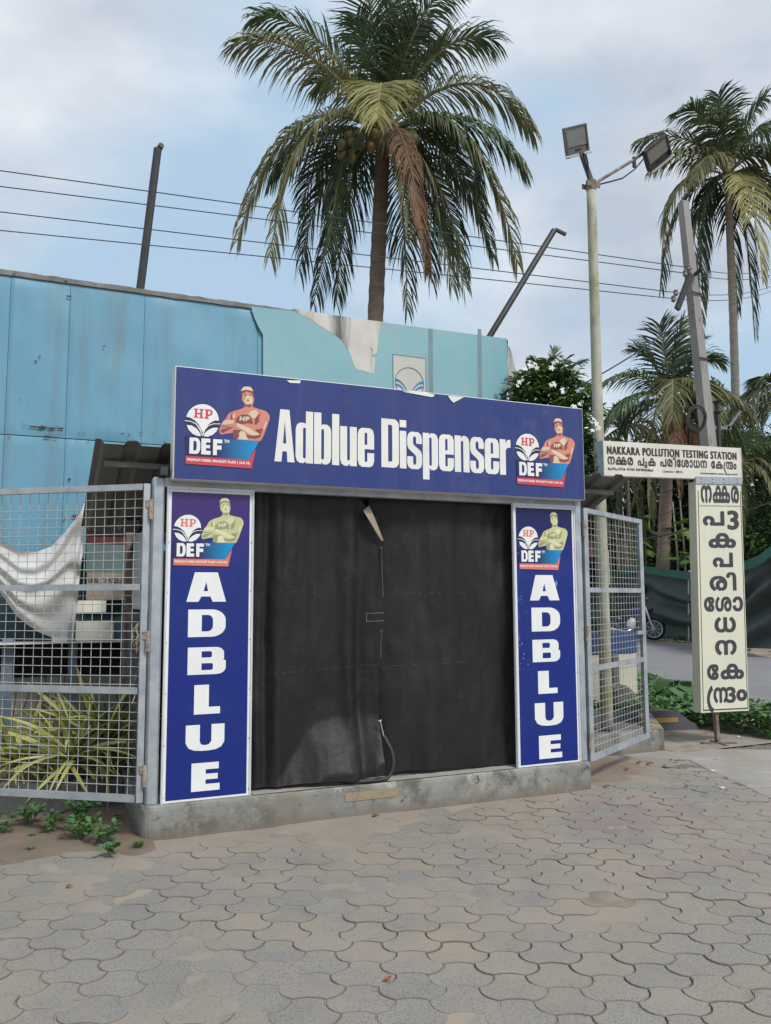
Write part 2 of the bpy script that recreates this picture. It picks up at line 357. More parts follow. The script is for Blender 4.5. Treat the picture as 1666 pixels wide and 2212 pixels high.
LOGO = {
 'disc_navy': [[(0.39,0.538),(0.384,0.582),(0.369,0.622),(0.346,0.659),(0.314,0.69),(0.277,0.71),(0.234,0.723),(0.191,0.725),(0.145,0.718),(0.103,0.703),(0.066,0.678),(0.032,0.646),(0.008,0.607),(-0.008,0.565),(-0.017,0.521),(-0.015,0.477),(-0.003,0.435),(0.017,0.398),(0.044,0.364),(0.079,0.341),(0.12,0.324),(0.162,0.315),(0.206,0.319),(0.25,0.331),(0.29,0.351),(0.325,0.379),(0.354,0.417),(0.376,0.457),(0.388,0.501)]],
 'disc_white': [[(-0.002,0.553),(0.007,0.583),(0.02,0.612),(0.039,0.639),(0.061,0.664),(0.086,0.685),(0.113,0.7),(0.143,0.712),(0.174,0.718),(0.204,0.72),(0.236,0.717),(0.265,0.708),(0.292,0.693),(0.317,0.676),(0.339,0.653),(0.356,0.627),(0.368,0.599),(0.376,0.568),(0.379,0.536),(0.336,0.538),(0.293,0.514),(0.251,0.479),(0.211,0.425),(0.189,0.381),(0.172,0.422),(0.14,0.477),(0.096,0.519),(0.047,0.545)],[(0.003,0.457),(0.062,0.455),(0.12,0.423),(0.155,0.378),(0.172,0.336),(0.128,0.337),(0.073,0.358),(0.029,0.4)],[(0.373,0.452),(0.309,0.447),(0.253,0.415),(0.214,0.373),(0.204,0.336),(0.255,0.337),(0.31,0.364),(0.354,0.411)],[(-0.019,0.511),(0.047,0.509),(0.115,0.484),(0.165,0.425),(0.187,0.347),(0.179,0.341),(0.155,0.41),(0.108,0.474),(0.047,0.499),(-0.017,0.501)],[(0.395,0.506),(0.315,0.499),(0.248,0.472),(0.207,0.425),(0.187,0.349),(0.197,0.342),(0.218,0.411),(0.256,0.464),(0.317,0.491),(0.395,0.496)]],
 'hp_red': [[(0.086,0.659),(0.132,0.661),(0.133,0.646),(0.121,0.646),(0.123,0.612),(0.162,0.612),(0.16,0.646),(0.148,0.646),(0.148,0.661),(0.196,0.661),(0.196,0.646),(0.185,0.644),(0.184,0.565),(0.196,0.565),(0.196,0.548),(0.148,0.548),(0.147,0.565),(0.159,0.567),(0.16,0.594),(0.121,0.595),(0.121,0.568),(0.132,0.567),(0.132,0.55),(0.086,0.551),(0.086,0.567),(0.096,0.567),(0.099,0.644),(0.086,0.644)],[(0.209,0.661),(0.27,0.663),(0.298,0.649),(0.304,0.627),(0.298,0.602),(0.272,0.585),(0.248,0.583),(0.248,0.565),(0.258,0.565),(0.258,0.548),(0.209,0.548),(0.209,0.565),(0.221,0.565),(0.223,0.646),(0.211,0.646)]],
 'hp_hole': [[(0.25,0.642),(0.268,0.642),(0.277,0.632),(0.277,0.614),(0.268,0.602),(0.25,0.602)]],
 'navy_box': [[(-0.007,0.334),(0.867,0.327),(0.737,0.088),(-0.003,0.093)]],
 'band_red': [[(-0.003,0.093),(0.737,0.088),(0.83,0.239),(0.777,-0.012),(-0.002,0.0)]],
 'man_base': [[(0.676,0.755),(0.779,0.766),(0.789,0.737),(0.874,0.718),(0.948,0.705),(0.99,0.664),(0.998,0.614),(0.971,0.536),(0.929,0.415),(0.889,0.331),(0.602,0.329),(0.597,0.361),(0.551,0.342),(0.55,0.405),(0.474,0.391),(0.406,0.374),(0.39,0.396),(0.386,0.432),(0.405,0.484),(0.415,0.514),(0.464,0.577),(0.489,0.629),(0.543,0.666),(0.629,0.696),(0.675,0.718)],[(0.649,0.885),(0.7,0.924),(0.774,0.919),(0.799,0.863),(0.798,0.818),(0.788,0.788),(0.784,0.757),(0.695,0.75),(0.668,0.791),(0.653,0.808)]],
 'man_dark': [[(0.642,0.911),(0.707,0.939),(0.789,0.929),(0.799,0.86),(0.786,0.858),(0.774,0.909),(0.707,0.926),(0.659,0.89),(0.654,0.845),(0.642,0.855)],[(0.55,0.445),(0.654,0.445),(0.619,0.406),(0.619,0.363),(0.599,0.332),(0.548,0.337)],[(0.521,0.617),(0.55,0.664),(0.536,0.619),(0.54,0.56),(0.523,0.563)],[(0.874,0.663),(0.889,0.686),(0.86,0.602),(0.867,0.573),(0.83,0.526),(0.811,0.531),(0.815,0.599)],[(0.415,0.477),(0.523,0.477),(0.582,0.469),(0.524,0.47),(0.408,0.47)],[(0.577,0.538),(0.587,0.587),(0.631,0.627),(0.678,0.639),(0.734,0.636),(0.771,0.602),(0.789,0.53),(0.734,0.54),(0.654,0.523)],[(0.823,0.465),(0.89,0.479),(0.912,0.496),(0.89,0.42),(0.847,0.435)],[(0.7,0.398),(0.803,0.383),(0.89,0.411),(0.884,0.383),(0.818,0.356),(0.728,0.363)],[(0.41,0.44),(0.474,0.454),(0.538,0.465),(0.496,0.44),(0.432,0.4),(0.403,0.405)],[(0.676,0.755),(0.772,0.764),(0.754,0.734),(0.717,0.744),(0.683,0.734)],[(0.68,0.882),(0.708,0.884),(0.71,0.875),(0.681,0.872)],[(0.735,0.885),(0.766,0.887),(0.766,0.877),(0.737,0.875)],[(0.705,0.815),(0.745,0.816),(0.742,0.808),(0.708,0.806)],[(0.713,0.835),(0.737,0.833),(0.725,0.823)]],
 'man_light': [[(0.725,0.649),(0.769,0.69),(0.821,0.705),(0.855,0.675),(0.815,0.599),(0.777,0.602),(0.755,0.631)],[(0.55,0.649),(0.57,0.639),(0.565,0.592),(0.543,0.575),(0.541,0.619)],[(0.592,0.53),(0.646,0.511),(0.742,0.482),(0.816,0.437),(0.865,0.425),(0.855,0.398),(0.772,0.393),(0.669,0.447),(0.595,0.484)],[(0.428,0.536),(0.494,0.56),(0.558,0.551),(0.551,0.518),(0.452,0.496),(0.415,0.499)],[(0.949,0.58),(0.965,0.567),(0.934,0.489),(0.912,0.459),(0.924,0.518)],[(0.619,0.406),(0.641,0.433),(0.691,0.427),(0.73,0.331),(0.602,0.331),(0.624,0.363)],[(0.7,0.862),(0.718,0.885),(0.774,0.868),(0.784,0.781),(0.702,0.764),(0.676,0.808),(0.693,0.823)],[(0.595,0.546),(0.602,0.587),(0.637,0.616),(0.678,0.627),(0.73,0.624),(0.759,0.594),(0.771,0.55),(0.779,0.551),(0.767,0.597),(0.734,0.632),(0.678,0.636),(0.631,0.622),(0.594,0.587),(0.583,0.546)]],
 'man_cap': [[(0.632,0.914),(0.651,0.949),(0.666,0.973),(0.713,0.983),(0.759,0.978),(0.777,0.953),(0.788,0.933),(0.707,0.941),(0.659,0.929)]],
 'hp_small': [[(0.627,0.612),(0.646,0.614),(0.646,0.592),(0.668,0.592),(0.668,0.614),(0.688,0.614),(0.685,0.558),(0.664,0.556),(0.666,0.575),(0.644,0.575),(0.642,0.556),(0.624,0.556)],[(0.696,0.614),(0.734,0.616),(0.75,0.6),(0.74,0.58),(0.715,0.575),(0.713,0.558),(0.695,0.556)]],
}
# ------------------------------------------------------------------ lettering
def text_polys(body, k1=1., d=0., k2=1., space=1., res=4):
    # outlines of Blender's built-in face, squeezed, thickened, stretched; returned in the unit square
    c = bpy.data.curves.new('t', 'FONT'); c.body = body; c.space_character = space; c.resolution_u = res
    o = bpy.data.objects.new('t', c); col.objects.link(o)
    dg = bpy.context.evaluated_depsgraph_get()
    cu = o.evaluated_get(dg).to_curve(dg).copy()
    bpy.data.objects.remove(o)
    for s in cu.splines:
        for p in s.bezier_points:
            p.handle_left_type = p.handle_right_type = 'FREE'
            for a in ('co', 'handle_left', 'handle_right'):
                v = getattr(p, a).copy(); v.x *= k1; setattr(p, a, v)
    cu.dimensions = '2D'; cu.fill_mode = 'BOTH'; cu.offset = d; cu.resolution_u = res
    o = bpy.data.objects.new('t2', cu); col.objects.link(o)
    dg = bpy.context.evaluated_depsgraph_get()
    me = bpy.data.meshes.new_from_object(o.evaluated_get(dg))
    vs = [(v.co.x * k2, v.co.y) for v in me.vertices]; fs = [tuple(p.vertices) for p in me.polygons]
    bpy.data.objects.remove(o); bpy.data.meshes.remove(me)
    x0 = min(v[0] for v in vs); x1 = max(v[0] for v in vs); y0 = min(v[1] for v in vs); y1 = max(v[1] for v in vs)
    return [((x - x0) / (x1 - x0), (y - y0) / (y1 - y0)) for x, y in vs], fs, (x1 - x0, y1 - y0)

def run_text(body, dx=0., dy=0., rows=60, space=1.):
    # lettering as stacked slices: non-zero winding of the outlines, fattened by (dx, dy); unit square
    c = bpy.data.curves.new('t', 'FONT'); c.body = body; c.space_character = space
    o = bpy.data.objects.new('t', c); col.objects.link(o)
    dg = bpy.context.evaluated_depsgraph_get(); cu = o.evaluated_get(dg).to_curve(dg).copy(); bpy.data.objects.remove(o)
    segs = []
    for s in cu.splines:
        bp = s.bezier_points; n = len(bp); P = []
        for i in range(n):
            a, b = bp[i], bp[(i + 1) % n]; p0, p1, p2, p3 = a.co, a.handle_right, b.handle_left, b.co
            for j in range(6):
                t = j / 6; u = 1 - t; q = p0 * u ** 3 + p1 * 3 * u * u * t + p2 * 3 * u * t * t + p3 * t ** 3; P.append((q.x, q.y))
        segs += [(P[i], P[(i + 1) % len(P)]) for i in range(len(P))]
    y0 = min(a[1] for a, b in segs) - dy; y1 = max(a[1] for a, b in segs) + dy
    def runs(y):
        X = []
        for (ax, ay), (bx, by) in segs:
            if (ay <= y < by) or (by <= y < ay): X.append((ax + (bx - ax) * (y - ay) / (by - ay), 1 if by > ay else -1))
        X.sort(); w = 0; out = []
        for x, d in X:
            if w == 0: st = x
            w += d
            if w == 0: out.append((st, x))
        return out
    h = (y1 - y0) / rows; base_runs = {}
    ks = max(1, int(round(dy / h))) if dy else 0
    vs = []; fs = []; xs0 = 1e9; xs1 = -1e9; allr = []
    for r in range(-ks, rows + ks): base_runs[r] = runs(y0 + (r + .5) * h)
    for r in range(rows):
        iv = []
        for q in range(-ks, ks + 1):
            f = math.sqrt(max(0, 1 - (q / (ks + .5)) ** 2)) * dx
            iv += [(a - f, b + f) for a, b in base_runs.get(r + q, [])]
        iv.sort(); m = []
        for a, b in iv:
            if m and a <= m[-1][1]: m[-1][1] = max(m[-1][1], b)
            else: m.append([a, b])
        allr.append(m)
        for a, b in m: xs0 = min(xs0, a); xs1 = max(xs1, b)
    W_ = xs1 - xs0
    for r, m in enumerate(allr):
        for a, b in m:
            i = len(vs); vs += [((a - xs0) / W_, r / rows), ((b - xs0) / W_, r / rows), ((b - xs0) / W_, (r + 1) / rows), ((a - xs0) / W_, (r + 1) / rows)]; fs.append((i, i + 1, i + 2, i + 3))
    return vs, fs, (W_, y1 - y0)
def put_text(mb, T, x0, z0, x1, z1, y, slope=0.):
    vs, fs, _ = T
    return mb.add([(x0 + u * (x1 - x0), y, z0 + v * (z1 - z0) + slope * u * (x1 - x0)) for u, v in vs], fs)
def rr(x0, z0, x1, z1, r=(0, 0, 0, 0), n=6):
    # rounded rectangle, corner radii (bl, br, tr, tl), each (rx, rz) or a number
    out = []
    for (cx, cz, sx, sz, a0), q in zip(((x0, z0, 1, 1, 180), (x1, z0, -1, 1, 270), (x1, z1, -1, -1, 0), (x0, z1, 1, -1, 90)), r):
        qx, qz = q if isinstance(q, tuple) else (q, q)
        if qx < 1e-6: out.append((cx, cz)); continue
        for i in range(n + 1):
            a = math.radians(a0 + 90 * i / n)
            out.append((cx + sx * qx + qx * cos(a), cz + sz * qz + qz * sin(a)))
    return out
def fill_polys(splines):
    # splines: closed outlines; holes by even-odd. returns verts, faces
    cu = bpy.data.curves.new('g', 'CURVE'); cu.dimensions = '2D'; cu.fill_mode = 'BOTH'
    for sp in splines:
        s = cu.splines.new('POLY'); s.points.add(len(sp) - 1)
        for p, (x, z) in zip(s.points, sp): p.co = (x, z, 0, 1)
        s.use_cyclic_u = True
    o = bpy.data.objects.new('g', cu); col.objects.link(o)
    dg = bpy.context.evaluated_depsgraph_get()
    me = bpy.data.meshes.new_from_object(o.evaluated_get(dg))
    vs = [(v.co.x, v.co.y) for v in me.vertices]; fs = [tuple(p.vertices) for p in me.polygons]
    bpy.data.objects.remove(o); bpy.data.meshes.remove(me)
    return vs, fs
# heavy condensed lower case, drawn here: x-height .76, ascender 1, descender -.2, stem s
S_, XH = .168, .775
def g_bowl(w, h=XH, b=0., r=.11, top=.085):
    return rr(0, b, w, h, (r, r, r, r)), rr(S_, b + top, w - S_, h - top, (.035, .035, .035, .035), 4)
def glyph(ch):
    w = .40; s = S_
    if ch == 'A': return [[(0, 0), (.155, 0), (.175, .2), (.275, .2), (.29, 0), (.45, 0), (.325, 1), (.12, 1)], [(.187, .35), (.225, .78), (.262, .35)]], .45
    if ch == 'D': return [rr(0, 0, .44, 1, (0, .13, .13, 0)), rr(s, .12, .44 - s, .88, (0, .04, .04, 0), 4)], .44
    if ch == 'd': return [rr(0, 0, w - s + .001, XH, (.1, 0, 0, .1))[:0] or [(w, 0), (w, 1), (w - s, 1), (w - s, XH - .02), (w - s - .04, XH), (.1, XH), (.03, XH - .04), (0, XH - .13), (0, .13), (.03, .04), (.1, 0), (w - s - .05, 0), (w - s, .04), (w - s, 0)], rr(s, .09, w - s, XH - .09, (.03, .03, .03, .03), 3)], w
    if ch == 'b': return [[(w - x, z) for x, z in glyph('d')[0][0]][::-1], rr(s, .09, w - s, XH - .09, (.03, .03, .03, .03), 3)], w
    if ch == 'l': return [rr(0, 0, s, 1)], s
    if ch == 'i': return [rr(0, 0, s, XH), rr(0, .85, s, 1)], s
    if ch == 'u': return [[(0, XH), (0, .13), (.03, .04), (.1, 0), (w - s - .05, 0), (w - s, .05), (w - s, 0), (w, 0), (w, XH), (w - s, XH), (w - s, .13), (w - s - .03, .10), (s + .02, .10), (s, .13), (s, XH)]], w
    if ch == 'n': return [[(w - x, XH - z) for x, z in glyph('u')[0][0]]], w
    if ch == 'r': return [[(0, 0), (s, 0), (s, XH - .24), (s + .05, XH - .18), (.31, XH - .17), (.31, XH), (.22, XH - .01), (s, XH - .08), (s, XH), (0, XH)]], .31
    if ch == 'p': return [[(x, XH - z) for x, z in glyph('b')[0][0]][::-1] and [(0, -.2), (s, -.2), (s, .04), (s + .05, 0), (w - .1, 0), (w - .03, .04), (w, .13), (w, XH - .13), (w - .03, XH - .04), (w - .1, XH), (s + .05, XH), (s, XH - .04), (s, XH), (0, XH)], rr(s, .09, w - s, XH - .09, (.03, .03, .03, .03), 3)], w
    if ch == 'e': return [[(.1, 0), (.3, 0), (.37, .04), (w, .13), (w, .28), (w - s, .28), (w - s, .12), (w - s - .03, .09), (s + .03, .09), (s, .12), (s, .355), (w, .355), (w, XH - .13), (w - .03, XH - .04), (w - .1, XH), (.1, XH), (.03, XH - .04), (0, XH - .13), (0, .13), (.03, .04)], rr(s, .44, w - s, XH - .09, (0, 0, .03, .03), 3)], w
    if ch == 's': return [[(.1, 0), (.28, 0), (.35, .04), (.38, .12), (.38, .30), (.35, .38), (.17, .50), (.15, .54), (.15, .64), (.17, .68), (.21, .68), (.23, .64), (.23, .53), (.38, .53), (.38, .64), (.35, .73), (.28, XH), (.1, XH), (.03, .73), (0, .64), (0, .50), (.03, .42), (.21, .29), (.23, .25), (.23, .13), (.21, .09), (.17, .09), (.15, .13), (.15, .26), (0, .26), (0, .12), (.03, .04)]], .38
def heavy_line(mb, body, x0, z0, x1, capz, y, gap=.022):
    gl = []; x = 0
    for ch in body:
        if ch == ' ': x += .1; continue
        g, w = glyph(ch); gl.append((g, x)); x += w + gap
    x -= gap
    for g, gx in gl:
        vs, fs = fill_polys(g)
        mb.add([(x0 + (gx + p) / x * (x1 - x0), y, z0 + q * (capz - z0)) for p, q in vs], fs)
# wide block capitals in the unit square
def block(ch):
    if ch == 'A': return [[(0, 0), (.30, 0), (.37, .18), (.60, .18), (.66, 0), (1, 0), (.78, 1), (.20, 1)], [(.43, .36), (.54, .36), (.49, .68)]]
    if ch == 'D': return [rr(0, 0, 1, 1, (0, (.38, .40), (.38, .40), 0), 7), rr(.36, .20, .66, .80, (0, (.14, .2), (.14, .2), 0), 5)]
    if ch == 'B': return [rr(0, 0, 1, .52, (0, (.24, .25), (.06, .05), 0), 6)[:-1] + rr(0, .52, .95, 1, (0, (.06, .05), (.22, .22), 0), 6)[1:], rr(.36, .16, .66, .41, (0, .05, .05, 0), 4), rr(.36, .62, .63, .85, (0, .05, .05, 0), 4)]
    if ch == 'L': return [[(0, 0), (1, 0), (1, .24), (.56, .24), (.56, 1), (0, 1)]]
    if ch == 'U': return [[(0, 1), (0, .32), (.08, .12), (.22, .03), (.42, 0), (.58, 0), (.78, .03), (.92, .12), (1, .32), (1, 1), (.66, 1), (.66, .36), (.6, .24), (.5, .21), (.40, .24), (.36, .36), (.36, 1)]]
    if ch == 'E': return [[(0, 0), (1, 0), (1, .24), (.5, .24), (.5, .40), (.93, .40), (.93, .60), (.5, .60), (.5, .76), (.96, .76), (.96, 1), (0, 1)]]
    if ch == 'F': return [[(0, 0), (.42, 0), (.42, .36), (.92, .36), (.92, .62), (.42, .62), (.42, .76), (1, .76), (1, 1), (0, 1)]]
def put_block(mb, ch, x0, z0, x1, z1, y):
    vs, fs = fill_polys(block(ch))
    mb.add([(x0 + u * (x1 - x0), y, z0 + v * (z1 - z0)) for u, v in vs], fs)

def flat_polys(mb, polys, x0, z0, s, y):
    for i, p in enumerate(polys):
        vs, fs = fill_polys([p])
        mb.add([(x0 + u * s, y - .00012 * i, z0 + v * s) for u, v in vs], fs)
T_PREM = run_text('PREMIUM DIESEL EXHAUST FLUID ( AUS 32)', .03, .012, 22, 1.05)
T_TM = run_text('TM', .03, .02, 20, 1.05)
def grad_mat(name, a, b, x0, x1, z0):
    m = bpy.data.materials.new(name); m.use_nodes = True; n = m.node_tree.nodes; l = m.node_tree.links.new
    g = n.new('ShaderNodeNewGeometry'); sp = n.new('ShaderNodeSeparateXYZ'); l(g.outputs['Position'], sp.inputs[0])
    mr = n.new('ShaderNodeMapRange'); mr.inputs[1].default_value = x0; mr.inputs[2].default_value = x1; l(sp.outputs[0], mr.inputs[0])
    cr = n.new('ShaderNodeValToRGB'); cr.color_ramp.elements[0].color = (*a, 1); cr.color_ramp.elements[1].color = (*b, 1)
    l(mr.outputs[0], cr.inputs[0]); l(cr.outputs[0], n['Principled BSDF'].inputs['Base Color'])
    n['Principled BSDF'].inputs['Roughness'].default_value = .4
    return m
def logo(parent, x0, z0, s, y, style):
    base, mid, dark, lite = ((m_print[1], m_print[1], m_print[2], m_print[0]) if style == 'warm' else (m_print[5], m_print[5], m_print[4], m_print[3]))
    red = m_hpred if style == 'warm' else m_hporg
    e = .0009
    k = MB(); flat_polys(k, LOGO['disc_navy'], x0, z0, s, y - e); em = build('emblem', k, m_pnavy, parent)
    k = MB(); flat_polys(k, LOGO['disc_white'], x0, z0, s, y - 2 * e); build('leaf_mark', k, m_white2, em)
    k = MB(); flat_polys(k, LOGO['hp_red'], x0, z0, s, y - 3 * e); build('initials', k, red, em)
    k = MB(); flat_polys(k, LOGO['hp_hole'], x0, z0, s, y - 3.6 * e); build('letter_counter', k, m_white2, em)
    k = MB(); flat_polys(k, LOGO['man_base'], x0, z0, s, y - e); mn = build('printed_figure', k, base, parent)
    k = MB(); flat_polys(k, LOGO['man_dark'], x0, z0, s, y - 2 * e - .0004); build('figure_shading', k, dark, mn)
    k = MB(); flat_polys(k, LOGO['man_light'], x0, z0, s, y - 2 * e); build('figure_highlight', k, lite, mn)
    k = MB(); flat_polys(k, LOGO['man_cap'], x0, z0, s, y - 4 * e); build('cap', k, lite, mn)
    k = MB(); flat_polys(k, LOGO['hp_small'], x0, z0, s, y - 5 * e); build('initials', k, lite, mn)
    k = MB(); flat_polys(k, LOGO['navy_box'], x0, z0, s, y - 6 * e)
    bx = build('blue_field', k, grad_mat('print_gradient', (.016, .016, .09), (0., .27, .58), x0 + .35 * s, x0 + .82 * s, 0), parent)
    k = MB()
    for i, ch in enumerate('DEF'): put_block(k, ch, x0 + s * (.04 + .137 * i), z0 + s * .122, x0 + s * (.04 + .137 * i + (.125 if ch == 'D' else .108)), z0 + s * .312, y - 7 * e)
    build('lettering', k, m_white2, bx)
    k = MB(); put_text(k, T_TM, x0 + .442 * s, z0 + .275 * s, x0 + .504 * s, z0 + .314 * s, y - 7 * e); build('lettering', k, m_white2, bx)
    k = MB(); flat_polys(k, LOGO['band_red'], x0, z0, s, y - 6.5 * e); bd = build('red_band', k, red, parent)
    k = MB(); put_text(k, T_PREM, x0 + .015 * s, z0 + .028 * s, x0 + .757 * s, z0 + .066 * s, y - 7.5 * e); build('lettering', k, m_white2, bd)
# ================================================================== GROUND
g = MB()
def gz(x, y): return -.05 + .012 * noise.noise(Vector((x * .6, y * .6, 1)))
g.grid(60, 60, lambda u, v: (-60 + 160 * u, -20 + 160 * v, -.06))
g.grid(4, 4, lambda u, v: (-800 + 1600 * u, -800 + 1600 * v, -.075))
structure('ground', g, m_dirt)

# pavers: drum shaped blocks, neck 2a, belly 2c, rows of pitch V, columns of pitch a+c
PA, PC, PV = .067, .138, .22
pdir = Vector((.4256, .905, 0)); pper = Vector((.905, -.4256, 0))
pang = math.atan2(pper.y, pper.x)
def paver_outline(inset):
    a, c, V = PA, PC, PV; pts = []
    def arc(p, q, bulge, n):
        p = Vector((p[0], p[1])); q = Vector((q[0], q[1])); t = q - p; nn = Vector((t.y, -t.x)).normalized()
        for i in range(n):
            u = i / n; pts.append(p + t * u + nn * bulge * 4 * u * (1 - u))
    h = .5 * V
    arc((-a, V / 2), (a, V / 2), -.017, 4)            # convex crown
    arc((a, V / 2), (c, 0), .026, 4)                  # hollow shoulder
    arc((c, 0), (a, -V / 2), -.026, 4)                # round belly
    arc((a, -V / 2), (-a, -V / 2), .017, 4)           # hollow foot
    arc((-a, -V / 2), (-c, 0), -.026, 4)
    arc((-c, 0), (-a, V / 2), .026, 4)
    out = []
    n = len(pts)
    for i in range(n):
        t = (pts[(i + 1) % n] - pts[i - 1]).normalized(); out.append(pts[i] + Vector((t.y, -t.x)) * inset)
    return out
def paver_mb(seed):
    rr_ = random.Random(seed); k = MB(); n = 24
    o0 = paver_outline(.0026); o1 = paver_outline(.0060)
    j = [rr_.uniform(-.0012, .0012) for _ in range(n)]
    k.mi = 1
    k.add([(p.x, p.y, -.03) for p in o0] + [(p.x + j[i], p.y + j[i], -.0034) for i, p in enumerate(o0)] + [(p.x, p.y, 0) for p in o1],
          [(i, (i + 1) % n, n + (i + 1) % n, n + i)[::-1] for i in range(n)] + [(n + i, n + (i + 1) % n, 2 * n + (i + 1) % n, 2 * n + i)[::-1] for i in range(n)] +
          [tuple(range(2 * n, 3 * n))[::-1]])
    k.m[-1] = 0
    return k
def paver_mat(name, c1, c2):
    return M(name, c1, c2, 3.0, .9, bump=.45, bscale=120, speck=((.125, .12, .115), 95, .52, .68),
             dirt=[((.33, .272, .21), 1.15, .44, .68), ((.31, .262, .21), 6, .52, .76), ((.15, .13, .11), 2.6, .60, .80), ((.20, .175, .15), 19, .60, .74)], lo=.3, hi=.7)
m_pav = [paver_mat('paver_grey', (.295, .272, .238), (.25, .232, .205)), paver_mat('paver_blue_grey', (.262, .250, .226), (.228, .218, .198)),
         paver_mat('paver_warm', (.285, .262, .232), (.245, .228, .203)), paver_mat('paver_pink', (.28, .215, .20), (.24, .205, .19)), paver_mat('paver_dark', (.085, .075, .065), (.11, .095, .08))]
pav_me = []
m_edge = M('grimy_edge', (.130, .110, .088), (.215, .185, .150), 1.8, .97)
for i, m in enumerate(m_pav):
    pav_me.append([mesh_of('paver', paver_mb(10 * i + q), [m, m_edge]) for q in range(3)])
base = structure('pavement', MB().grid(40, 40, lambda u, v: (-4.2 + 10.6 * u, -7.0 + 8.5 * v, -.02)), m_joint)
P0 = Vector((.963, -1.4275, 0))
cand = []
for i in range(-34, 34):
    for j in range(-42, 34):
        p = P0 + pper * (i * (PA + PC)) + pdir * (PV * (j + .5 * (i % 2)))
        if p.y > 1.15 or p.y < -5.2 or p.x < -3.6 or p.x > 6.0: continue
        # left of / below the broken slab edge
        e0 = Vector((4.42, .92, 0)); e1 = oz(1531, 1668); e2 = oz(1666, 1725); e3 = e2 + (e2 - e1) * 6
        def right(a, b, q): return (b.x - a.x) * (q.y - a.y) - (b.y - a.y) * (q.x - a.x) > 0
        if p.x > 4.2 and (right(e0, e1, p) if p.y > e1.y else right(e1, e3, p)): continue
        if p.y > -.10 and -.1 < p.x < 3.5 : continue
        if p.y > .93: continue
        q = p - Vector(CAM); z = q.dot(Vector(_f)); 
        if z < .8: continue
        u = 833 + CAMF * q.dot(Vector(_R)) / z; v = 1106 - CAMF * q.dot(Vector(_U)) / z
        vis = -120 < u < 1790 and v < 2330
        cand.append((not vis, z, p))
cand.sort(key=lambda t: (t[0], t[1]))
stuffk = [MB() for _ in m_pav]
for k, (nv, z, p) in enumerate(cand):
    rn = noise.noise(p * 1.4 + Vector((5, 3, 1))); pinkz = (p - Vector((3.1, -.75, 0))).length
    mi = 0 if R.random() < .55 else (1 if R.random() < .6 else 2)
    if pinkz < .75 and R.random() < .7 or (p - Vector((2.9, -2.0, 0))).length < .5 and R.random() < .4: mi = 3
    if (p - oz(1318, 1960)).length < .11: mi = 4
    h = R.uniform(-.0026, .0022); rx = R.uniform(-.016, .016); ry = R.uniform(-.014, .014)
    if k < 300:
        inst('paver', pav_me[mi][k % 3], base, p + Vector((0, 0, h)), (rx, ry, pang + R.uniform(-.012, .012)))
    else:
        mm = Matrix.Translation(p + Vector((0, 0, h))) @ Matrix.Rotation(pang, 4, 'Z') @ Matrix.Rotation(rx, 4, 'X')
        src = paver_mb(k % 3 + 10 * mi)
        stuffk[mi].add([tuple(mm @ Vector(v)) for v in src.v], src.f); stuffk[mi].m[-len(src.m):] = src.m
for mi, k in enumerate(stuffk):
    if k.v: tag(build('distant_pavers', k, [m_pav[mi], m_edge], base), kind='stuff')
# blown sand: fills the joints and buries the blocks along the plinth
def sand_h(x, y):
    n = noise.noise(Vector((x * 1.1, y * 1.1, 4))) * .6 + noise.noise(Vector((x * 3.3, y * 3.3, 9))) * .3 + noise.noise(Vector((x * 11, y * 11, 2))) * .12
    dp = max(0, -.09 - y) if -.3 < x < 3.6 else (max(0, .85 - y) if x <= -.3 else max(0, .9 - y) * .8)
    near = math.exp(-dp / .40) * (1 if x < 2.6 else .8)
    far = -.0068 + .0150 * n
    left = .0026 * max(0, min(1, (1.9 - x) / 2.5))
    return far + left + near * (.0095 + .004 * n)
s = MB()
s.grid(330, 300, lambda u, v: (lambda x, y: (x, y, sand_h(x, y)))(-2.2 + 7.4 * u, -3.6 + 4.65 * v))
tag(structure('blown_sand', s, m_sand, True), kind='stuff')
s = MB(); s.grid(200, 60, lambda u, v: (lambda x, y: (x, y, .012 + .016 * noise.noise(Vector((x * 3, y * 3, 6))) - .03 * max(0, min(1, (.0 - y) / .5))))(-2.6 + 2.55 * u, -.35 + 1.35 * v))
tag(structure('soil_patch', s, M('damp_soil', (.22, .165, .125), (.165, .125, .095), 3, .97, bump=.6, bscale=50, dirt=((.10, .075, .06), 9, .58, .7)), True), kind='stuff')
s = MB(); s.grid(120, 80, lambda u, v: (lambda x, y: (x, y, .008 + .014 * noise.noise(Vector((x * 4, y * 4, 16))) - .03 * max(0, min(1, (.25 - y) / .5)) - .02 * max(0, (x - 4.35) * 3)))(3.47 + 1.4 * u, -.25 + 1.4 * v))
tag(structure('soil_patch', s, M('sandy_soil', (.30, .235, .18), (.22, .17, .13), 3, .97, bump=.6, bscale=50, dirt=((.13, .10, .08), 8, .6, .7)), True), kind='stuff')

